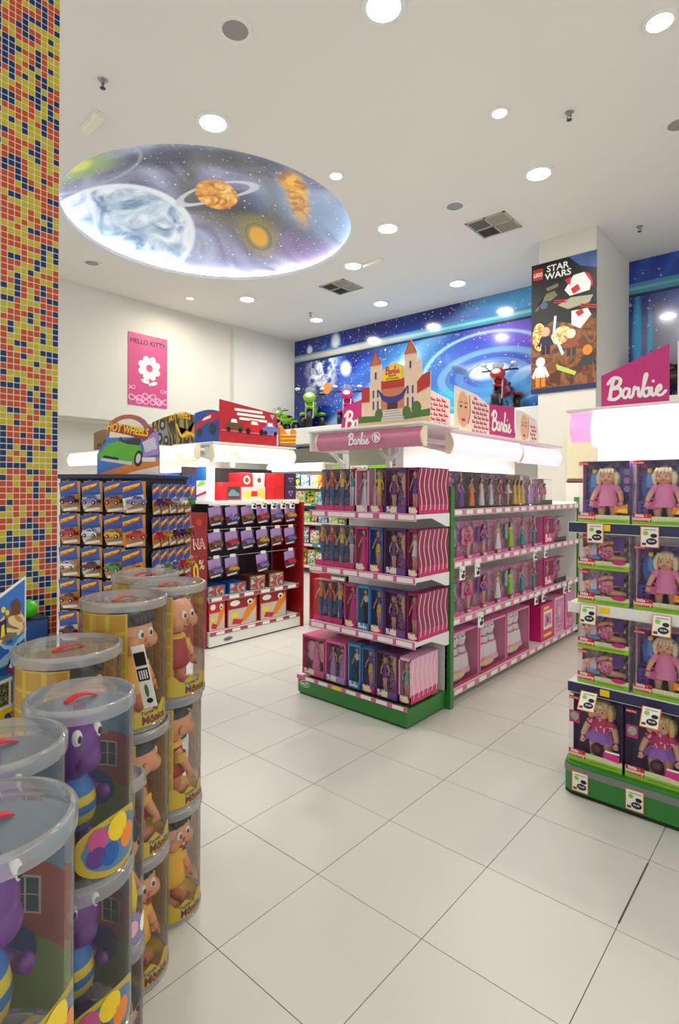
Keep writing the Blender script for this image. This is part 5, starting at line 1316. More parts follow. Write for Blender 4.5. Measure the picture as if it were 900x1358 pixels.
for i in range(6):
    carton('car_pack', ['first','second','third','fourth','fifth','sixth'][i]+' tall blue flame-logo car pack from the canopy corner post', 'toy box', (-4.90-.095*i if i < 2 else -5.0-.095*i,3.345,1.451 if i < 2 else 1.481), 0, .085,.05,.26, mat('flame_pack_blue', (40,90,190), .35, var=.2, scale=20), art=lambda f,w_,h: (f.poly([(-w_*.4,h*.2),(w_*.0,h*.35),(w_*.4,h*.6),(w_*.1,h*.55),(-w_*.35,h*.5)],YEL,1), f.poly([(-w_*.4,h*.12),(w_*.2,h*.3),(w_*.4,h*.5),(-w_*.1,h*.34)],RED,2)))
carton('race_set_box', 'white and blue race set box with green car at the canopy corner', 'toy box', (-4.755,3.34,1.451), 0, .17,.1,.34, PAPER, art=lambda f,w_,h: (f.rect(-w_*.5,w_*.5,h*.6,h,BLUE,1), f.poly([(-w_*.4,h*.42),(w_*.4,h*.5),(w_*.3,h*.62),(-w_*.2,h*.56)],LIME,2), f.poly([(-w_*.5,h*.1),(w_*.5,h*.22),(w_*.5,h*.3),(-w_*.5,h*.16)],HOT,2)))
for i in range(7):
    carton('toy_box', ['red','yellow','green','orange','blue','white','violet'][i]+' toy box in the row on the lit gondola behind the car rack', 'toy box', (-5.72-.2*i,3.34,1.481), 0, .17,.12,.27, [RED,YEL,LIME,ORANGE,BLUE,PAPER,PURP][i], fm=busy('mixed_print%d'%(i%3), [[(220,60,50),(240,200,60),(250,240,220)],[(60,110,200),(240,160,60),(240,240,230)],[(230,90,60),(120,180,70),(250,220,120)]][i%3], 18))

# boards on the canopy
HWD = busy('charcoal_gold_print', [(50,46,40),(90,80,50),(170,150,70),(60,56,50)], 9, .4, (1,1,.3))
def arch(x0_, x1_, z1_, rise, n_=10): return [(x0_,0),(x1_,0)]+[(x1_+(x0_-x1_)*i/n_, z1_+rise*math.sin(math.pi*i/n_)) for i in range(n_+1)]
def board_ramp(f):
    f.text('HOT WHEELS', .08, .255, .085, YEL, 3, bold=.03, shear=.15, arc=.03, sx=.75); f.text('HOT WHEELS', .08, .25, .092, RED, 2, bold=.05, shear=.15, arc=.03, sx=.71)
    f.poly([(0.02,.22),(.1,.10),(.22,.16),(.34,.05),(.4,.07),(.36,.24),(.3,.2),(.26,.08),(.12,.08),(.05,.2)], ORANGE, 2); f.stroke([(.03,.22),(.12,.1),(.25,.12),(.36,.08)], .03, YEL, 3)
    for x, z, r in ((-.3,.1,.06),(-.17,.07,.05),(-.24,.24,.06)): f.ring(ell(x,z,r,r,18), ell(x,z,r*.5,r*.5,18), DARK, 3); f.poly(ell(x,z,r*.5,r*.5,14), SPARK, 3)
    f.poly([(-.36,.1),(-.3,.22),(-.2,.3),(-.14,.2),(-.12,.08)], mat('silver_bike', (160,160,160), .3, .4), 2)
topper('dark arched car board with yellow lettering and orange ramp on the lit canopy', (-5.16,3.30,2.0165), 0, arch(-.45,.45,.28,.05), HWD, art=board_ramp)
topper('tall blue board with a red racing car on the lit canopy corner', (-4.60,3.30,2.0165), R(20), arch(-.15,.17,.30,.03), mat('race_blue_board', (30,80,160), .4, var=.35, scale=10), art=lambda f: (f.poly([(-.14,.12),(-.02,.2),(.14,.24),(.16,.3),(.02,.3),(-.12,.2)],RED,1), f.poly(ell(.06,.14,.04,.06,14),DARK,2), f.poly(ell(-.09,.11,.03,.045,14),DARK,2), f.poly([(-.06,.22),(.04,.25),(.04,.28),(-.04,.25)],PAPER,2)))
topper('dark gold board with a motorbike picture at the back of the lit gondola', (-7.0,3.42,2.0165), 0, arch(-.24,.28,.27,.03), mat('bronze_board', (140,116,60), .4, var=.4, scale=8), art=lambda f: [f.ring(ell(x,z,r,r,18), ell(x,z,r*.6,r*.6,18), DARK, 2) for x,z,r in ((-.08,.07,.06),(.08,.1,.07))])
topper('plain blue board with a yellow swirl on the lit gondola', (-6.42,3.38,2.0165), 0, arch(-.2,.2,.30,.02), MATS['race_blue_board'], art=lambda f: f.stroke([(-.18,.14),(-.05,.1),(.08,.16),(.18,.22)],.03,YEL,1))
REDB = mat('red_film_board', (176,30,40), .4, var=.12, scale=12)
def film_art(f):
    for i, tx in enumerate(['AMIGOS E O','NOVO AMIGO','DO FILME']): f.rect(-.2+.03*i,.16+.03*i,.325-.042*i,.35-.042*i,PAPER,1)
    for x, m, s_ in ((-.2,BROWN,.9),(.06,RED,1.1),(.27,mat('dusty_blue', (110,120,190), .4),.85)):
        f.poly([(x-.12*s_,.13),(x+.12*s_,.13),(x+.13*s_,.19),(x+.07*s_,.21),(x+.04*s_,.25),(x-.06*s_,.25),(x-.08*s_,.2),(x-.13*s_,.18)], m, 2)
        f.poly([(x-.05*s_,.205),(x+.04*s_,.205),(x+.025*s_,.24),(x-.04*s_,.24)], PAPER, 3)
        for q in (-1,1): f.poly(ell(x+q*.08*s_,.135,.028*s_,.03*s_,12), BLACK, 3)
    f.poly([(-.36,.12),(.36,.12),(.36,.125),(-.36,.125)], PALEP, 2); f.poly([(.26,.33),(.33,.33),(.295,.28)], SPARK, 2)
topper('red board picturing three cars standing on the brightest canopy', (-4.40,3.67,2.0165), R(90), [(-.38,0),(.36,0),(.36,.345),(-.38,.415)], REDB, art=film_art)
t = thing('track_toy', 'orange plastic track tower standing on the canopy beside the red car board', 'toy', (-4.42,4.20,2.0165), R(70))
b = MB(); b.prism([(-.09,0),(.09,0),(.10,.19),(.06,.21),(.04,.13),(-.02,.16),(-.07,.24),(-.1,.22)], -.03,.03, ORANGE); b.build('tower', t, bevel=.006)
b = MB(); b.box(-.1,.1,-.05,.05,0,.02,BLUE); b.build('foot', t); b = MB()
for k in range(3): b.tube([(-.09,-.036,.05+.04*k),(.09,-.036,.06+.04*k)], .007, YEL, 6)
b.build('rail', t)

# ================================================================== BLACK RACK OF CARDED CARS
RK = thing('display_rack', 'black wire rack of carded toy cars with a green car sign on top', 'display rack', (-2.888,1.658,0), R(26.1))
b = MB(); b.box(-.57,0,.0,.02,.12,1.63,mat('pegboard_dark', (24,26,34), .5)); b.build('front_panel', RK)
for x_ in (-.02,-.57): b = MB(); b.box(x_,x_+.02,.02,.44,.12,1.63,MATS['pegboard_dark']); b.build('side_panel', RK)
b = MB(); b.box(-.58,.01,-.04,.45,0,.12,BLACK); b.build('base', RK, bevel=.008)
b = MB(); b.box(-.58,.01,-.04,.45,1.63,1.655,NAVY); b.build('top_tray', RK, bevel=.004)
CW, CH = .122, .172
HCOL = [('purple',0),('violet',1),('copper',2),('red',3),('silver',4),('gold',5),('white',6),('maroon',7),('green',8)]
for i, (nm, ci) in enumerate(HCOL): blister(f'hw{i}', CW, CH, mat('logo_blue', (24,84,176), .35, var=.25, scale=18), PAPER if i%3 == 1 else mat('card_orange', (226,150,50), .35, var=.15, scale=20), mat('card_yellow_orange', (196,138,44), .35, var=.2, scale=30), CARC[ci], 'Hot Wheels')
Mr = Matrix.Rotation(R(26.1), 4, 'Z'); Pr = Vector((-2.888,1.658,0))
def rk(x, y, z): return tuple(Pr + Mr @ Vector((x,y,z)))
grid = [[0,1,2],[3,4,5],[6,7,8],[2,3,1],[7,4,0]]
rowsn = ['top row','second row','third row','fourth row','bottom row']
for r_ in range(5):
    for c_ in range(3):
        k = grid[r_][c_]; x = -.455+.148*c_; z = 1.615-.186*r_-CH
        b = MB(); b.tube([(x,.0,z+CH+.005),(x,-.075,z+CH+.005)], .003, STEEL, 6); b.build('hook', RK)
        put(f'hw{k}', rk(x,-.045,z), R(26.1), f'blue and orange car card with {HCOL[k][0]} car, {rowsn[r_]} of the black rack', None, 'toy car')
    # cards turned sideways on the rack edge
    k = (r_*2+1)%9; b = MB(); 
    put(f'hw{k}', rk(-.012,-.078,1.615-.186*r_-CH), R(26.1+62), f'turned car card with {HCOL[k][0]} car at the rack corner, {rowsn[r_]}', None, 'toy car')
for r_ in range(4):
    for c_ in range(5):
        k = (r_*3+c_*2)%9; y = .065+.085*c_; z = 1.60-.19*r_-CH
        b = MB(); b.tube([(0,y,z+CH+.005),(.016,y,z+CH+.005)], .003, STEEL, 6); b.build('hook', RK)
        pk = put(f'hw{k}', rk(.03,y,z), R(26.1+90), f"narrow car card with {HCOL[k][0]} car, {['first','second','third','fourth','fifth','sixth'][c_]} hook of the rack flank, {rowsn[r_]}", None, 'toy car'); pk.scale = (.63,1,1)
t = thing('rack_sign', 'cut-out sign with a green sports car and flame lettering on top of the black rack', 'sign', rk(-.2,.12,1.656), R(26.1))
b = MB(); b.prism([(-.21,0),(.21,0),(.21,.13),(.2,.24),(.14,.29)]+[(.14*math.cos(a),.27+.085*math.sin(a)) for a in [math.pi*i/10 for i in range(1,10)]]+[(-.14,.29),(-.15,.2),(-.2,.14),(-.21,.12)], -.004,.004, mat('sign_blue', (60,120,200), .4, var=.3, scale=14)); b.build('board', t)
f = Flat(-.0046)
f.poly([(-.21,0),(.21,0),(.21,.1),(.0,.06)], ORANGE, 1); f.poly([(-.02,0),(.21,0),(.21,.05),(.05,.02)], PAPER, 2); f.poly([(.1,.1),(.21,.12),(.2,.24),(.13,.25)], LILAC, 1)
f.ring([(.15*math.cos(a),.24+.115*math.sin(a)) for a in [math.pi*i/15 for i in range(16)]][::1], [(.128*math.cos(a),.24+.095*math.sin(a)) for a in [math.pi*i/15 for i in range(16)]], mat('sign_orange_ring', (200,90,40), .4), 1)
f.poly([(.126*math.cos(a),.22+.11*math.sin(a)) for a in [math.pi*i/15 for i in range(16)]], CREAM, 1)
CARG = mat('sports_green', (90,180,30), .25, var=.15, scale=10)
f.poly([(-.20,.12),(-.14,.18),(-.04,.205),(.06,.20),(.09,.17),(.1,.13),(.08,.075),(0.0,.07),(-.14,.075),(-.2,.1)], CARG, 3); f.poly([(-.06,.2),(-.05,.225),(-.03,.205),(.05,.215),(.07,.225),(.09,.2),(.08,.17),(.0,.18)], DARK, 4)
f.poly([(-.17,.1),(-.06,.085),(-.06,.1),(-.16,.115)], BLACK, 4); f.poly([(-.19,.085),(.03,.055),(.035,.075),(-.17,.1)], SPARK, 3); f.poly([(.1,.19),(.18,.22),(.2,.15),(.12,.13)], SPARK, 3)
f.poly(ell(.075,.095,.028,.048,18,-.2), BLACK, 5); f.poly(ell(.075,.095,.016,.03,14,-.2), SPARK, 6)
f.rect(.1,.19,.075,.1,PAPER,5)
f.poly([(-.14,.27),(-.1,.31),(0,.29),(.1,.255),(.2,.285),(.16,.24),(.12,.2),(0,.235),(-.1,.255)], mat('flame_red', (170,36,30), .4), 5); f.text('HOT WHEELS', .0, .245, .064, YEL, 6, bold=.03, shear=.1, rot=-.16, sx=.72)
f.build('print', t)

# ================================================================== CLEAR TOY CANISTERS STACKED IN THE FOREGROUND
def vinyl_doll(u, hair, shirt, trim, bald=False):
    """plain big-headed vinyl doll, feet at z=0, facing +x, one mesh; u = scale (1 = 0.36 m tall)"""
    b = MB()
    V = mat('peach_vinyl', (236,160,112), .35, var=.04); 
    def S(*p): return tuple(q*u for q in p)
    for q in (-1,1):
        b.tube([S(0,q*.028,.10),S(.004,q*.03,.05),S(.004,q*.031,.02)], [x*u for x in (.026,.022,.02)], V, 10)
        b.ball(S(.018,q*.033,.016), (.042*u,.026*u,.018*u), V, 12, 8)
        for k in range(4): b.ball(S(.055-.002*abs(k-1),q*.033+(k-1.5)*.011,.012), .0085*u, V, 8, 5)
        b.tube([S(0,q*.04,.168),S(.012,q*.066,.135),S(.03,q*.07,.10)], [x*u for x in (.02,.017,.014)], V, 10)
        b.ball(S(.036,q*.071,.088), (.014*u,.013*u,.016*u), V, 10, 7)
        for k in range(4): b.tube([S(.036+(k-1.5)*.007,q*.074,.082),S(.042+(k-1.5)*.008,q*.073,.066)], [.0052*u,.0042*u], V, 6)
        b.tube([S(.03,q*.062,.09),S(.042,q*.054,.08)], [.0055*u,.0045*u], V, 6)
        b.lathe([(.024*u,-.004*u),(.028*u,.01*u),(.025*u,.03*u)], trim, 12, c=S(.004,q*.052,.138))
    b.lathe([(.03*u,.20*u),(.046*u,.17*u),(.056*u,.12*u),(.062*u,.085*u),(.05*u,.07*u),(.001*u,.068*u)], shirt, 18)
    b.lathe([(.032*u,.198*u),(.044*u,.19*u),(.046*u,.182*u)], trim, 18)
    b.ball(S(.0,0,.268), (.074*u,.078*u,.072*u), V, 20, 14)
    for q in (-1,1):
        b.ball(S(.048,q*.038,.246), (.03*u,.03*u,.028*u), V, 12, 8)
        b.ball(S(-.004,q*.078,.256), (.013*u,.009*u,.018*u), V, 10, 7)
        b.ball(S(.069,q*.022,.275), (.006*u,.013*u,.016*u), PAPER, 12, 8)
        b.ball(S(.0745,q*.020,.273), (.003*u,.006*u,.008*u), BLACK, 10, 6)
    b.ball(S(.078,0,.252), .008*u, V, 8, 6); b.tube([S(.07,-.018,.232),S(.075,0,.226),S(.07,.018,.232)], .0035*u, mat('mouth_red', (170,40,40), .4), 6)
    if not bald:
        b.ball(S(-.008,0,.284), (.080*u,.082*u,.070*u), hair, 18, 12, keep=lambda x,y,z: z > .18 or x < -.45)
        for k in range(5): b.tube([S(.05,-.03+.015*k,.332),S(.066,-.036+.018*k,.318),S(.07,-.036+.018*k,.306)], [.014*u,.012*u,.003*u], hair, 8)
    else:
        b.ball(S(-.012,0,.322), (.052*u,.056*u,.026*u), hair, 14, 8)
    return b
def purple_toy(u):
    """plain round purple toy in a blue and yellow banded jumper, facing +x, one mesh"""
    b = MB(); V = mat('purple_vinyl', (104,40,134), .35, var=.05)
    def S(*p): return tuple(q*u for q in p)
    for q in (-1,1):
        b.ball(S(.03,q*.03,.018), (.045*u,.026*u,.02*u), V, 12, 8); b.tube([S(0,q*.026,.08),S(.004,q*.03,.03)], [.024*u,.022*u], V, 10)
        b.tube([S(0,q*.04,.15),S(.03,q*.066,.13),S(.055,q*.062,.135)], [x*u for x in (.02,.017,.013)], V, 10); b.ball(S(.063,q*.06,.138), .016*u, V, 10, 7)
    B_ = mat('jumper_blue', (50,120,190), .5); Y_ = mat('jumper_yellow', (226,200,40), .5)
    z = .07; rr = [.05,.062,.066,.066,.06,.05,.034]
    for i in range(6): b.lathe([(rr[i]*u,(z+.02*i)*u),(rr[i+1]*u,(z+.02*(i+1))*u)], Y_ if i in (1,3) else B_, 18)
    b.ball(S(.008,0,.255), (.074*u,.070*u,.075*u), V, 20, 14); b.ball(S(.05,0,.235), (.045*u,.045*u,.035*u), V, 14, 10)
    for q in (-1,1):
        b.ball(S(.058,q*.034,.29), (.014*u,.015*u,.02*u), PAPER, 12, 8); b.ball(S(.070,q*.035,.29), (.005*u,.007*u,.009*u), BLACK, 10, 6)
        b.ball(S(-.02,q*.045,.325), (.02*u,.018*u,.022*u), V, 10, 7)
    b.tube([S(-.05,0,.08),S(-.08,0,.06),S(-.09,0,.03)], [.022*u,.016*u,.006*u], V, 10)
    return b
YGRID = bpy.data.materials.new('yellow_grid_card'); YGRID.use_nodes = True
_nt = YGRID.node_tree; _b = _nt.nodes['Principled BSDF']; _b.inputs['Roughness'].default_value = .4
_tc = _nt.nodes.new('ShaderNodeTexCoord'); _mp = _nt.nodes.new('ShaderNodeMapping'); _mp.inputs['Scale'].default_value = (1,1,1)
_k = _nt.nodes.new('ShaderNodeTexBrick'); _k.offset = 0; _k.inputs['Scale'].default_value = 1; _k.inputs['Color1'].default_value = lin((222,160,10)); _k.inputs['Color2'].default_value = lin((228,172,16)); _k.inputs['Mortar'].default_value = lin((240,206,30)); _k.inputs['Mortar Size'].default_value = .014; _k.inputs['Brick Width'].default_value = .125; _k.inputs['Row Height'].default_value = .1667
_nt.links.new(_tc.outputs['UV'], _mp.inputs[0]); _nt.links.new(_mp.outputs[0], _k.inputs['Vector']); _nt.links.new(_k.outputs['Color'], _b.inputs['Base Color'])
def arc_card(name, parent, r, z0_, z1_, a0, a1, m, n_=20):
    b = MB(); b.lathe([(r,z0_),(r,z1_)], m, n_, a0=a0, a1=a1); o = b.build(name, parent, smooth=True)
    uv = o.data.uv_layers.new(name='uv')
    for lp in o.data.loops:
        co = o.data.vertices[lp.vertex_index].co; a = (math.atan2(co.y,co.x)-a0)%(2*math.pi)
        uv.data[lp.index].uv = (a/(a1-a0) if a <= (a1-a0)+.01 else 0, (co.z-z0_)/(z1_-z0_))
    return o
def canister(key, r, h, kind):
    t = thing('toy_canister', 'clear toy canister', 'toy canister'); lidh = .028
    b = MB(); b.lathe([(r,.012),(r,h-lidh+.004)], CANP, 56); b.build('wall', t, smooth=True)
    b = MB(); b.lathe([(.001,.004),(r*.97,.004),(r+.002,.0),(r+.003,.012),(r,.014)], LIDR, 48); b.build('base', t, smooth=True)
    b = MB()
    b.lathe([(r+.0005,h-lidh),(r+.0045,h-lidh),(r+.005,h-.004),(r+.001,h),(r-.006,h),(r-.009,h-.014)], LIDR, 56); lid = b.build('lid', t, smooth=True)
    b = MB(); b.lathe([(r-.009,h-.014),(r*.5,h-.015),(.001,h-.015)], LIDP, 48); b.build('lid_disc', lid, smooth=True)
    b = MB(); n_ = 10; L = r*.62; wd = .009
    vs = []; fs = []
    for i in range(n_+1):
        q = i/n_; x = -L/2+L*q; z = h-.0135+.010*math.sin(math.pi*q)
        vs += [(x,-wd,z),(x,wd,z),(x,-wd,z+.003),(x,wd,z+.003)]
    for i in range(n_):
        k = 4*i; fs += [(k,k+1,k+5,k+4),(k+2,k+6,k+7,k+3),(k,k+4,k+6,k+2),(k+1,k+3,k+7,k+5)]
    b.add(vs, fs, mat('handle_red', (214,36,48), .35)); o = b.build('handle', lid); o.rotation_euler = (0,0,R(74))
    A = math.pi
    if kind in ('girl','boy','back'):
        arc_card('insert_card', t, r*.955, .016, h-.035, R(100), R(318), YGRID)
        b = MB(); b.lathe([(.001,.02),(r*.94,.022)], YEL, 32); b.build('base_card', t)
        f = Flat(0, .0007)
        pts = [(-.10,.004)]+[(-.10+.2*i/16,.004) for i in range(1,17)]+[(.10,.06),(.085,.075),(.06,.066),(.03,.08),(0,.068),(-.04,.085),(-.07,.07),(-.1,.075)]
        for i in range(16):
            xa, xb = -.115+.23*i/16, -.115+.23*(i+1)/16
            za, zb_ = .062+.012*math.sin(i*1.3)+.02*abs(i-8)/8, .062+.012*math.sin((i+1)*1.3)+.02*abs(i-7)/8
            f.poly([(xa,.013),(xb,.013),(xb,zb_),(xa,za)], YEL, 0)
        f.text('Mônica', 0, .020, .036, mat('maroon_ink', (130,24,60), .4), 2, bold=.03, sx=.95); f.text('Turma da', -.02, .051, .017, BLUE, 2, bold=.03, rot=.08)
        bend_cyl(f, r*.985, 0).build('label', t)
        toy = vinyl_doll((h-.05)/.36, BLKH, mat('toy_yellow', (240,180,20), .4) if kind == 'girl' else mat('toy_red', (170,22,30), .4), mat('toy_trim_yellow', (236,190,40), .4), kind == 'boy').build('toy', t, (0.02,0,.022), smooth=True)
        if kind == 'back': toy.rotation_euler = (0,0,R(70))
    elif kind == 'purple':
        b = MB()
        o = arc_card('insert_card', t, r*.955, .016, h*.34, R(60), R(285), mat('grass_print', (160,186,84), .5, var=.2, scale=14))
        o = arc_card('insert_wall', t, r*.956, h*.34, h*.66, R(60), R(285), mat('red_house_print', (204,104,92), .5, var=.12, scale=20))
        o = arc_card('insert_roof', t, r*.956, h*.66, h-.035, R(60), R(285), mat('sky_roof_print', (150,190,206), .5, var=.25, scale=8))
        f = Flat(0,-.0007)
        for x in (-.14,-.075,0,.075,.15):
            f.rect(x-.026,x+.026,h*.44,h*.6,CREAM,1); f.rect(x-.022,x+.022,h*.45,h*.59,mat('window_print', (70,100,110), .4),2); f.rect(x-.0015,x+.0015,h*.45,h*.59,CREAM,3); f.rect(x-.022,x+.022,h*.52,h*.524,CREAM,3)
        for i in range(8): f.poly([(-.14+.045*i,h*.64),(-.095+.045*i,h*.64),(-.095+.045*i,h*.68),(-.14+.045*i,h*.68)], mat('eave_print', (190,180,160), .5), 1)
        f.poly(ell(-.1,h*.3,.06,.045,14), mat('blue_bush_print', (40,90,180), .5), 2)
        for i,(x,y,z) in enumerate(f.b.v): pass
        bend_cyl(f, r*.948, R(180))
        f.build('insert_print', t)
        f = Flat(0, .0007)
        pe = ell(0,.075,.10,.062,28); n_ = 14
        for i in range(n_):
            xa, xb = -.1+.2*i/n_, -.1+.2*(i+1)/n_
            ha, hb = .062*math.sqrt(max(0,1-(xa/.1)**2)), .062*math.sqrt(max(0,1-(xb/.1)**2))
            f.poly([(xa,.076-ha-.0005),(xb,.076-hb-.0005),(xb,.076+hb+.0005),(xa,.076+ha+.0005)], YEL, 0)
            f.poly([(xa*.8,.076-ha*.8-.0004),(xb*.8,.076-hb*.8-.0004),(xb*.8,.076+hb*.8+.0004),(xa*.8,.076+ha*.8+.0004)], mat('label_sky', (90,150,200), .4), 1)
        for x, z, rx, m in ((-.045,.10,.022,mat('label_pink', (200,80,140), .4)),(0,.108,.026,YEL),(.03,.075,.024,ORANGE),(-.02,.06,.022,BLUE),(-.05,.065,.02,PURP)):
            f.poly(ell(x,z,rx,rx*1.1,16), m, 2)
        bend_cyl(f, r*.99, 0).build('label', t)
        purple_toy((h-.05)/.345).build('toy', t, (-.016,-.010,.02), smooth=True).scale = (.82,.82,1)
    else:   # narrow lilac canister
        arc_card('insert_card', t, r*.95, .016, h-.03, R(100), R(260), mat('lilac_insert', (150,140,190), .5, var=.2, scale=12))
        f = Flat(0,.0006)
        for i in range(12): f.rect(-.055+.11*i/12,-.055+.11*(i+1)/12,.014,.075+.02*math.sin(i*.5),mat('lilac_label', (170,160,214), .4),0)
        f.poly(ell(-.02,.055,.016,.02,14), PALEP, 2); f.poly(ell(.02,.05,.018,.024,14), PAPER, 2)
        bend_cyl(f, r*.985, 0).build('label', t)
        b = MB(); b.lathe([(.001,.02),(.035,.025),(.042,.10),(.03,.16),(.02,.19)], YEL, 14); b.ball((0,0,.235),(.045,.045,.05),mat('peach_vinyl'),14,10); b.lathe([(.045,.25),(.05,.27),(.03,.30),(.001,.31)], BLKH, 14)
        for q in (-1,1): b.tube([(0,q*.03,.15),(.02,q*.045,.10)],[.012,.010],mat('peach_vinyl'),8); b.ball((.022,q*.046,.092),.013,PAPER,8,6); b.ball((.042,q*.015,.24),.006,BLACK,6,4)
        b.build('toy', t, (0,0,.01), smooth=True)
    KIDS[t.name] = list(t.children)
    for c in t.children: KIDS[c.name] = list(c.children)
    t['fresh'] = 1; TPL[key] = t
canister('can_boy', .1315, .408, 'boy'); canister('can_girl', .1315, .408, 'girl'); canister('can_back', .1315, .408, 'back')
canister('can_wide', .136, .381, 'back'); canister('can_purple', .110, .375, 'purple'); canister('can_slim', .056, .4245, 'slim')
def cam_pt(lat, d): 
    a = R(41.1); return (-math.sin(a)*d+math.cos(a)*lat, math.cos(a)*d+math.sin(a)*lat)
ST = [ # lateral, depth, keys bottom to top, height, facing angle, label tail
    (-.655,2.13,['can_girl','can_back','can_boy'],.408,16,'of the stack farthest from the mosaic column'),
    (-.692,1.845,['can_girl','can_back','can_girl'],.408,18,'of the stack carrying the long price card'),
    (-.828,2.37,['can_girl','can_boy','can_back'],.408,0,'of the stack nearest the black car rack'),
    (-.737,1.558,['can_wide','can_wide','can_wide'],.381,20,'of the wide stack beside the poster display')]
LV = ['bottom','middle','top']
for lat, d, ks, hh, ang, tail in ST:
    x, y = cam_pt(lat, d)
    for i, k in enumerate(ks):
        ox = (.012 if i == 2 else 0)*(-1 if d < 1.9 else 1)
        put(k, (x+ox, y+ox*.5, hh*i), R(ang+(7 if i == 1 else 0)), {'can_girl':'clear canister, black-haired doll in yellow,','can_boy':'clear canister, bald doll in red,','can_back':'clear canister, doll turned sideways,','can_wide':'clear wide canister with yellow card,'}[k]+' '+LV[i]+' '+tail, None, 'toy canister')
for lat, d, ang, tail in [(-.572,1.245,18,'of the stack beside the narrow lilac canisters'),(-.612,1.006,30,'of the row middle stack'),(-.486,.776,30,'of the row end stack')]:
    x, y = cam_pt(lat, d)
    for i in range(3): put('can_purple', (x+.004*(i-1), y, .375*i), R(ang+(-8 if i == 1 else 0)), 'clear canister with a purple toy, '+LV[i]+' '+tail, None, 'toy canister')
x, y = cam_pt(-.553,1.432)
for i in range(2): put('can_slim', (x,y,.4245*i), R(25), ['lower','upper'][i]+' narrow lilac-labelled canister behind the purple toy canisters', None, 'toy canister')
x, y = cam_pt(-.596,1.662)
t = thing('price_card', 'long white price card with black print hanging on a canister with yellow card', 'price card', (x,y,1.112), R(40))
b = MB(); b.box(-.02,.02,-.001,.001,-.185,0,PAPER); b.build('card', t)
f = Flat(-.0016); f.rect(-.017,.017,-.06,-.02,BLACK,1); f.rect(-.017,.017,-.105,-.068,BLACK,1); f.poly(ell(0,-.135,.006,.02,12), mat('leaf_green', (60,130,50), .5), 1); f.poly(ell(.003,-.165,.01,.008,10), BLACK, 1)
for k in range(4): f.rect(-.012+.007*k,-.008+.007*k,-.10,-.074,PAPER,2)
f.build('print', t); t.rotation_euler = (0,R(-13),R(40))

# ---- printed cardboard display beside the mosaic column
t = thing('poster_display', 'printed cardboard toy display with sea and beach picture before the mosaic column', 'display', (-1.75,.44,0), R(90))
b = MB(); b.prism([(-.36,0),(.19,0),(.19,1.32),(.10,1.258),(-.05,1.19),(-.36,1.05)], 0, .012, PAPER); b.build('board', t)
f = Flat(-.0006)
SKY = mat('print_sky', (40,110,190), .3, var=.25, scale=5); SEA = busy('print_sea', [(30,80,150),(60,130,190),(150,190,220),(40,100,170)], 9, .3); BEACH = busy('print_beach', [(214,176,110),(180,130,70),(230,200,140),(120,110,90)], 14, .3)
f.poly([(-.36,.9),(.186,.9),(.186,1.314),(.10,1.252),(-.05,1.184),(-.36,1.045)], SKY, 1)
f.poly([(-.36,1.02),(-.05,1.10),(.186,1.20),(.186,1.14),(-.36,.98)], mat('print_horizon', (196,210,220), .3), 2)
f.poly([(-.36,1.0),(.02,1.12),(.10,1.17),(.125,1.21),(.15,1.235),(.175,1.225),(.186,1.20),(.186,1.12),(-.36,.95)], BEACH, 3)
f.poly([(-.36,.88),(.186,.99),(.186,1.165),(.12,1.135),(-.05,1.07),(-.36,.97)], SEA, 4)
f.poly([(.148,1.215),(.150,1.252),(.165,1.262),(.176,1.24),(.172,1.215)], BROWN, 5); f.poly(ell(.130,1.235,.006,.009,12), YEL, 5); f.poly(ell(.140,1.225,.005,.008,12), YEL, 5)
f.poly([(.118,1.15),(.138,1.165),(.138,1.21),(.118,1.20)], NAVY, 5); f.poly([(.123,1.155),(.134,1.162),(.132,1.195),(.125,1.19)], YEL, 6)
f.poly([(.140,1.07),(.148,1.10),(.168,1.135),(.176,1.12),(.166,1.09),(.158,1.06)], BLACK, 5); f.poly([(.144,1.07),(.150,1.09),(.158,1.085),(.155,1.063)], PAPER, 6); f.poly([(.138,1.055),(.156,1.058),(.158,1.066),(.142,1.066)], RED, 7)
f.poly([(-.36,.85),(.186,.965),(.186,1.05),(-.36,.93)], PAPER, 5); f.poly([(.150,.968),(.181,.975),(.181,1.04),(.150,1.033)], busy('print_photo', [(40,50,40),(90,100,70),(150,140,110),(30,40,40)], 60, .3), 6); f.poly([(.105,.958),(.144,.966),(.144,1.031),(.105,1.022)], MATS['print_photo'], 6)
f.poly([(-.36,0),(.186,0),(.186,.966),(-.36,.86)], YEL, 7)
f.text('ext', .157, .928, .034, mat('print_blue_letters', (20,50,130), .4), 9, bold=.03, shear=.2, rot=.15)
f.build('print', t)
b = MB(); b.box(-.36,.12,.012,.09,0,.62,YEL); b.build('tray', t)
t = thing('product_box', 'dark blue picture box under a green ball before the mosaic column', 'box', (-1.88,.665,0), R(90))
b = MB(); b.box(-.09,.08,0,.10,0,1.165,NAVY); b.build('box', t)
f = Flat(-.0006); f.rect(-.085,.075,.6,1.16,mat('box_blue_print', (40,90,170), .35, var=.4, scale=12),0); f.poly([(-.08,1.0),(.07,1.03),(.07,1.1),(-.08,1.06)], PAPER, 1); f.poly([(-.02,.98),(.07,1.0),(.06,1.04),(-.01,1.03)], RED, 2); f.poly(ell(-.05,1.13,.02,.015,12), YEL, 1); f.poly(ell(0,1.14,.014,.012,12), LIME, 1)
f.build('print', t)
b = MB(); b.ball((0,0,0), .030, mat('green_ball', (60,190,30), .25), 20, 14); b.build('ball', thing('green_ball', 'shiny green toy ball resting on the blue box by the mosaic column', 'ball', (-1.905,.690,1.195)), smooth=True)

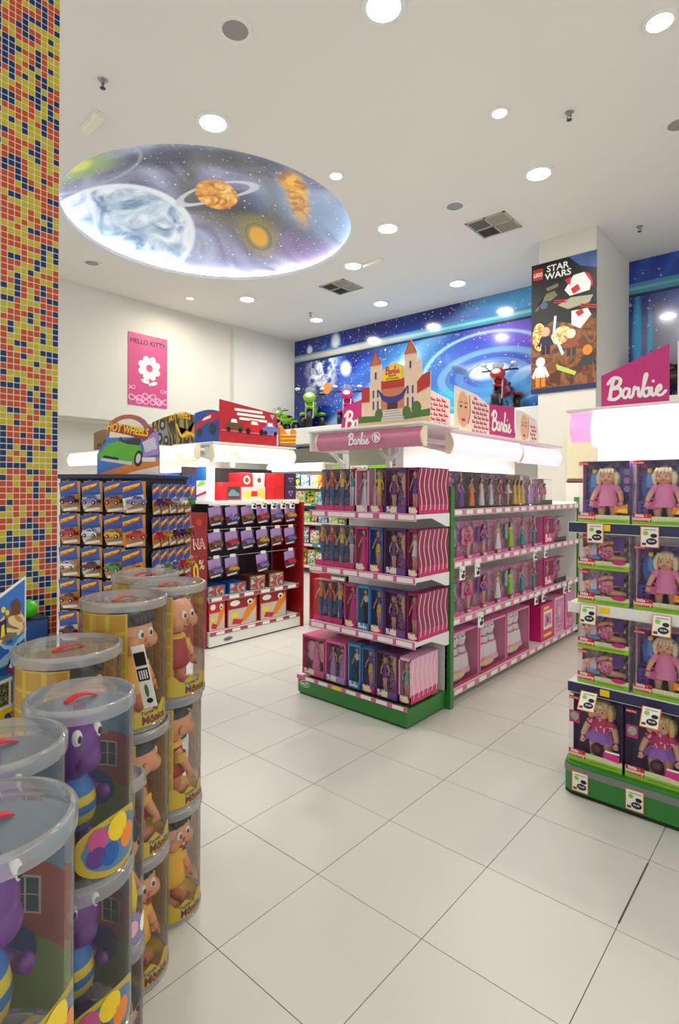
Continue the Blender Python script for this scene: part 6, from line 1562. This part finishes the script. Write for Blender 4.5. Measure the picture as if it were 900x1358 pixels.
# ================================================================== RIDE-ON BIKES ON THE WALL LEDGE
def bike(name, label, loc, rotz, body, dark=BLACK, quad=False, s_=1.0):
    t = thing(name, label, 'ride-on bike', loc, rotz)
    def wheel(x, y, r, wd):
        b = MB(); b.lathe([(r*.55,-wd/2),(r*.92,-wd/2),(r,-wd*.28),(r,wd*.28),(r*.92,wd/2),(r*.55,wd/2)], BLACK, 22); o = b.build('wheel', t, (x,y,r), smooth=True); o.rotation_euler = (0,R(90),0)
        b = MB(); b.lathe([(.001,-wd*.4),(r*.5,-wd*.42),(r*.58,-wd*.3),(r*.58,wd*.3),(r*.5,wd*.42),(.001,wd*.4)], SPARK, 16); b.build('hub', o, smooth=True)
    wheel(0,-.28*s_,.15*s_,.08*s_)
    for q in (-1,1): wheel(q*.16*s_,.27*s_,.14*s_,.09*s_)
    if quad:
        for q in (-1,1): wheel(q*.2*s_,-.22*s_,.11*s_,.09*s_)
    def S(*p): return tuple(v*s_ for v in p)
    b = MB(); b.ball(S(0,.02,.30), (.10*s_,.26*s_,.10*s_), body, 16, 10); b.ball(S(0,-.08,.40), (.10*s_,.16*s_,.08*s_), body, 14, 9); b.ball(S(0,.26,.38), (.09*s_,.14*s_,.05*s_), body, 14, 8)
    for q in (-1,1): b.ball(S(q*.16,.27,.28), (.075*s_,.15*s_,.04*s_), body, 12, 7)
    b.build('body', t, smooth=True)
    b = MB(); b.ball(S(0,.14,.43), (.085*s_,.17*s_,.035*s_), dark, 14, 8); b.build('seat', t, smooth=True)
    b = MB(); b.ball(S(0,-.27,.49), (.105*s_,.09*s_,.085*s_), body, 16, 10); b.ball(S(0,-.28,.32), (.06*s_,.15*s_,.03*s_), body, 12, 7); fr = b.build('fairing', t, smooth=True)
    b = MB(); b.ball(S(0,-.335,.505), (.06*s_,.03*s_,.045*s_), mat('headlamp_glass', (230,232,220), .1), 12, 8); b.build('headlamp', fr, smooth=True)
    b = MB(); b.ball(S(0,-.25,.60), (.08*s_,.02*s_,.06*s_), clear('smoky_screen', tint=(200,210,215), haze=.2), 12, 8); b.build('windscreen', fr, smooth=True)
    b = MB()
    for q in (-1,1): b.tube([S(q*.055,-.28,.15),S(q*.055,-.22,.46)], .014*s_, STEEL, 8)
    b.build('fork', t)
    b = MB(); b.tube([S(-.24,-.14,.56),S(-.14,-.2,.55),S(0,-.22,.54),S(.14,-.2,.55),S(.24,-.14,.56)], .013*s_, dark, 8); hb = b.build('handlebar', t)
    for q in (-1,1):
        b = MB(); b.ball(S(q*.20,-.22,.63), (.045*s_,.016*s_,.026*s_), SPARK, 12, 7); b.tube([S(q*.12,-.2,.55),S(q*.19,-.21,.61)], .007*s_, dark, 6); b.build('mirror', hb, smooth=True)
    return t
BG = mat('bike_lime', (130,190,30), .25, coat=.4); BP = mat('bike_pink', (190,30,120), .25, coat=.4); BR = mat('bike_red', (170,16,18), .2, coat=.5); BB = mat('bike_black', (24,24,28), .25, coat=.4)
bike('ride_on_bike', 'lime green ride-on bike with three wheels on the ledge before the blue wall corner', (-7.46,7.72,2.701), R(38), BG, s_=1.16)
bike('ride_on_bike', 'lime green ride-on bike partly behind the red car board on the ledge', (-8.08,7.62,2.701), R(6), BG, s_=.7)
bike('ride_on_bike', 'pink ride-on bike on the ledge behind the magenta board', (-6.55,7.74,2.701), R(35), BP, s_=1.08)
bike('ride_on_bike', 'red ride-on bike on the ledge below the spaceship poster', (-3.60,7.72,2.701), R(12), BR, s_=1.05)
bike('ride_on_bike', 'black ride-on bike on the ledge right of the white pillar', (-1.45,7.74,2.69), R(-60), BB, s_=.9)

# ================================================================== SHELVES UNDER THE LEDGE, FAR BACK
BS = thing('wall_shelving', 'white shelving with assorted toy boxes under the ledge of the bikes', 'shelf unit', (-6.2,7.5,0))
b = MB(); b.box(-2.1,3.4,.50,.54,0,2.38,mat('shelf_backing', (196,196,186), .6)); b.build('back_panel', BS)
for i, z in enumerate((.15,.55,.95,1.30,1.62)): shelf(BS, -2.1, 3.4, .48, z, TEAL if i%2 else SHELFW, 14, 80+i, brackets=False)
canopy_panel('canopy_panel', BS, -2.1, -.62, -.12, 1.90, 2.04, .06, LITW, CREAM)
b = MB(); b.box(-2.1,-.62,-.12,.5,2.04,2.055,SHELFW); b.build('canopy_board', BS)
strip_light(BS, (-1.2,.0,1.88), 1.6, .1, CANOPY_W*.4)
PB = [YEL, TEAL, LIME, BLUE, ORANGE, RED, PAPER, PURP]; PN = ['yellow','teal','lime','blue','orange','red','white','purple']
FB = [busy('shelf_print0', [(240,210,40),(30,30,30),(120,190,60)], 14), busy('shelf_print1', [(40,150,170),(220,230,220),(60,90,160)], 14), busy('shelf_print2', [(120,190,70),(240,230,200),(220,90,50)], 14)]
lev = ['lowest','second','third','fourth','top']
for si, z in enumerate((.15,.55,.95,1.30,1.62)):
    xx = -8.22
    k = 0
    while xx < (-7.1 if si == 4 else -5.9):
        wd = random.uniform(.17,.26); hh = random.uniform(.19,.25) if si > 1 else random.uniform(.24,.32)
        c_ = random.randrange(8)
        carton('toy_box', f"{PN[c_]} toy box, {['first','second','third','fourth','fifth','sixth','seventh','eighth','ninth','tenth','eleventh','twelfth','thirteenth','fourteenth'][k]} from the left wall on the {lev[si]} far shelf", 'toy box', (xx+wd/2,7.54,z+.001), 0, wd-.01,.18,hh, PB[c_], fm=FB[(k+si)%3])
        xx += wd+.015; k += 1
for i in range(4):
    carton('toy_box', ['bright green','white','green and yellow','dark'][i]+' large toy box on the top far shelf behind the pink canopy', 'toy box', (-6.55+.42*i,7.53,1.621), 0, .38,.2,.36, [LIME,PAPER,LIME,DARK][i], fm=FB[2] if i%2 else None, art=lambda f,w_,h: f.poly(ell(.05,h*.5,w_*.15,h*.25,14), PAPER, 1))
# cream rounded counter end behind the gondola
t = thing('wall_cabinet', 'cream rounded cabinet behind the lit gondola below the poster pillar', 'cabinet', (-2.2,6.62,0))
b = MB(); b.box(-.1,.60,0,.06,1.70,2.28,mat('cream_enamel', (226,216,180), .5)); b.box(-.1,.60,-.005,.06,1.66,1.70,BROWN); b.build('panel', t, bevel=.02)
b = MB(); b.box(-.1,.60,0,.06,0,1.66,mat('cabinet_white', (232,228,220), .5)); b.build('body', t)
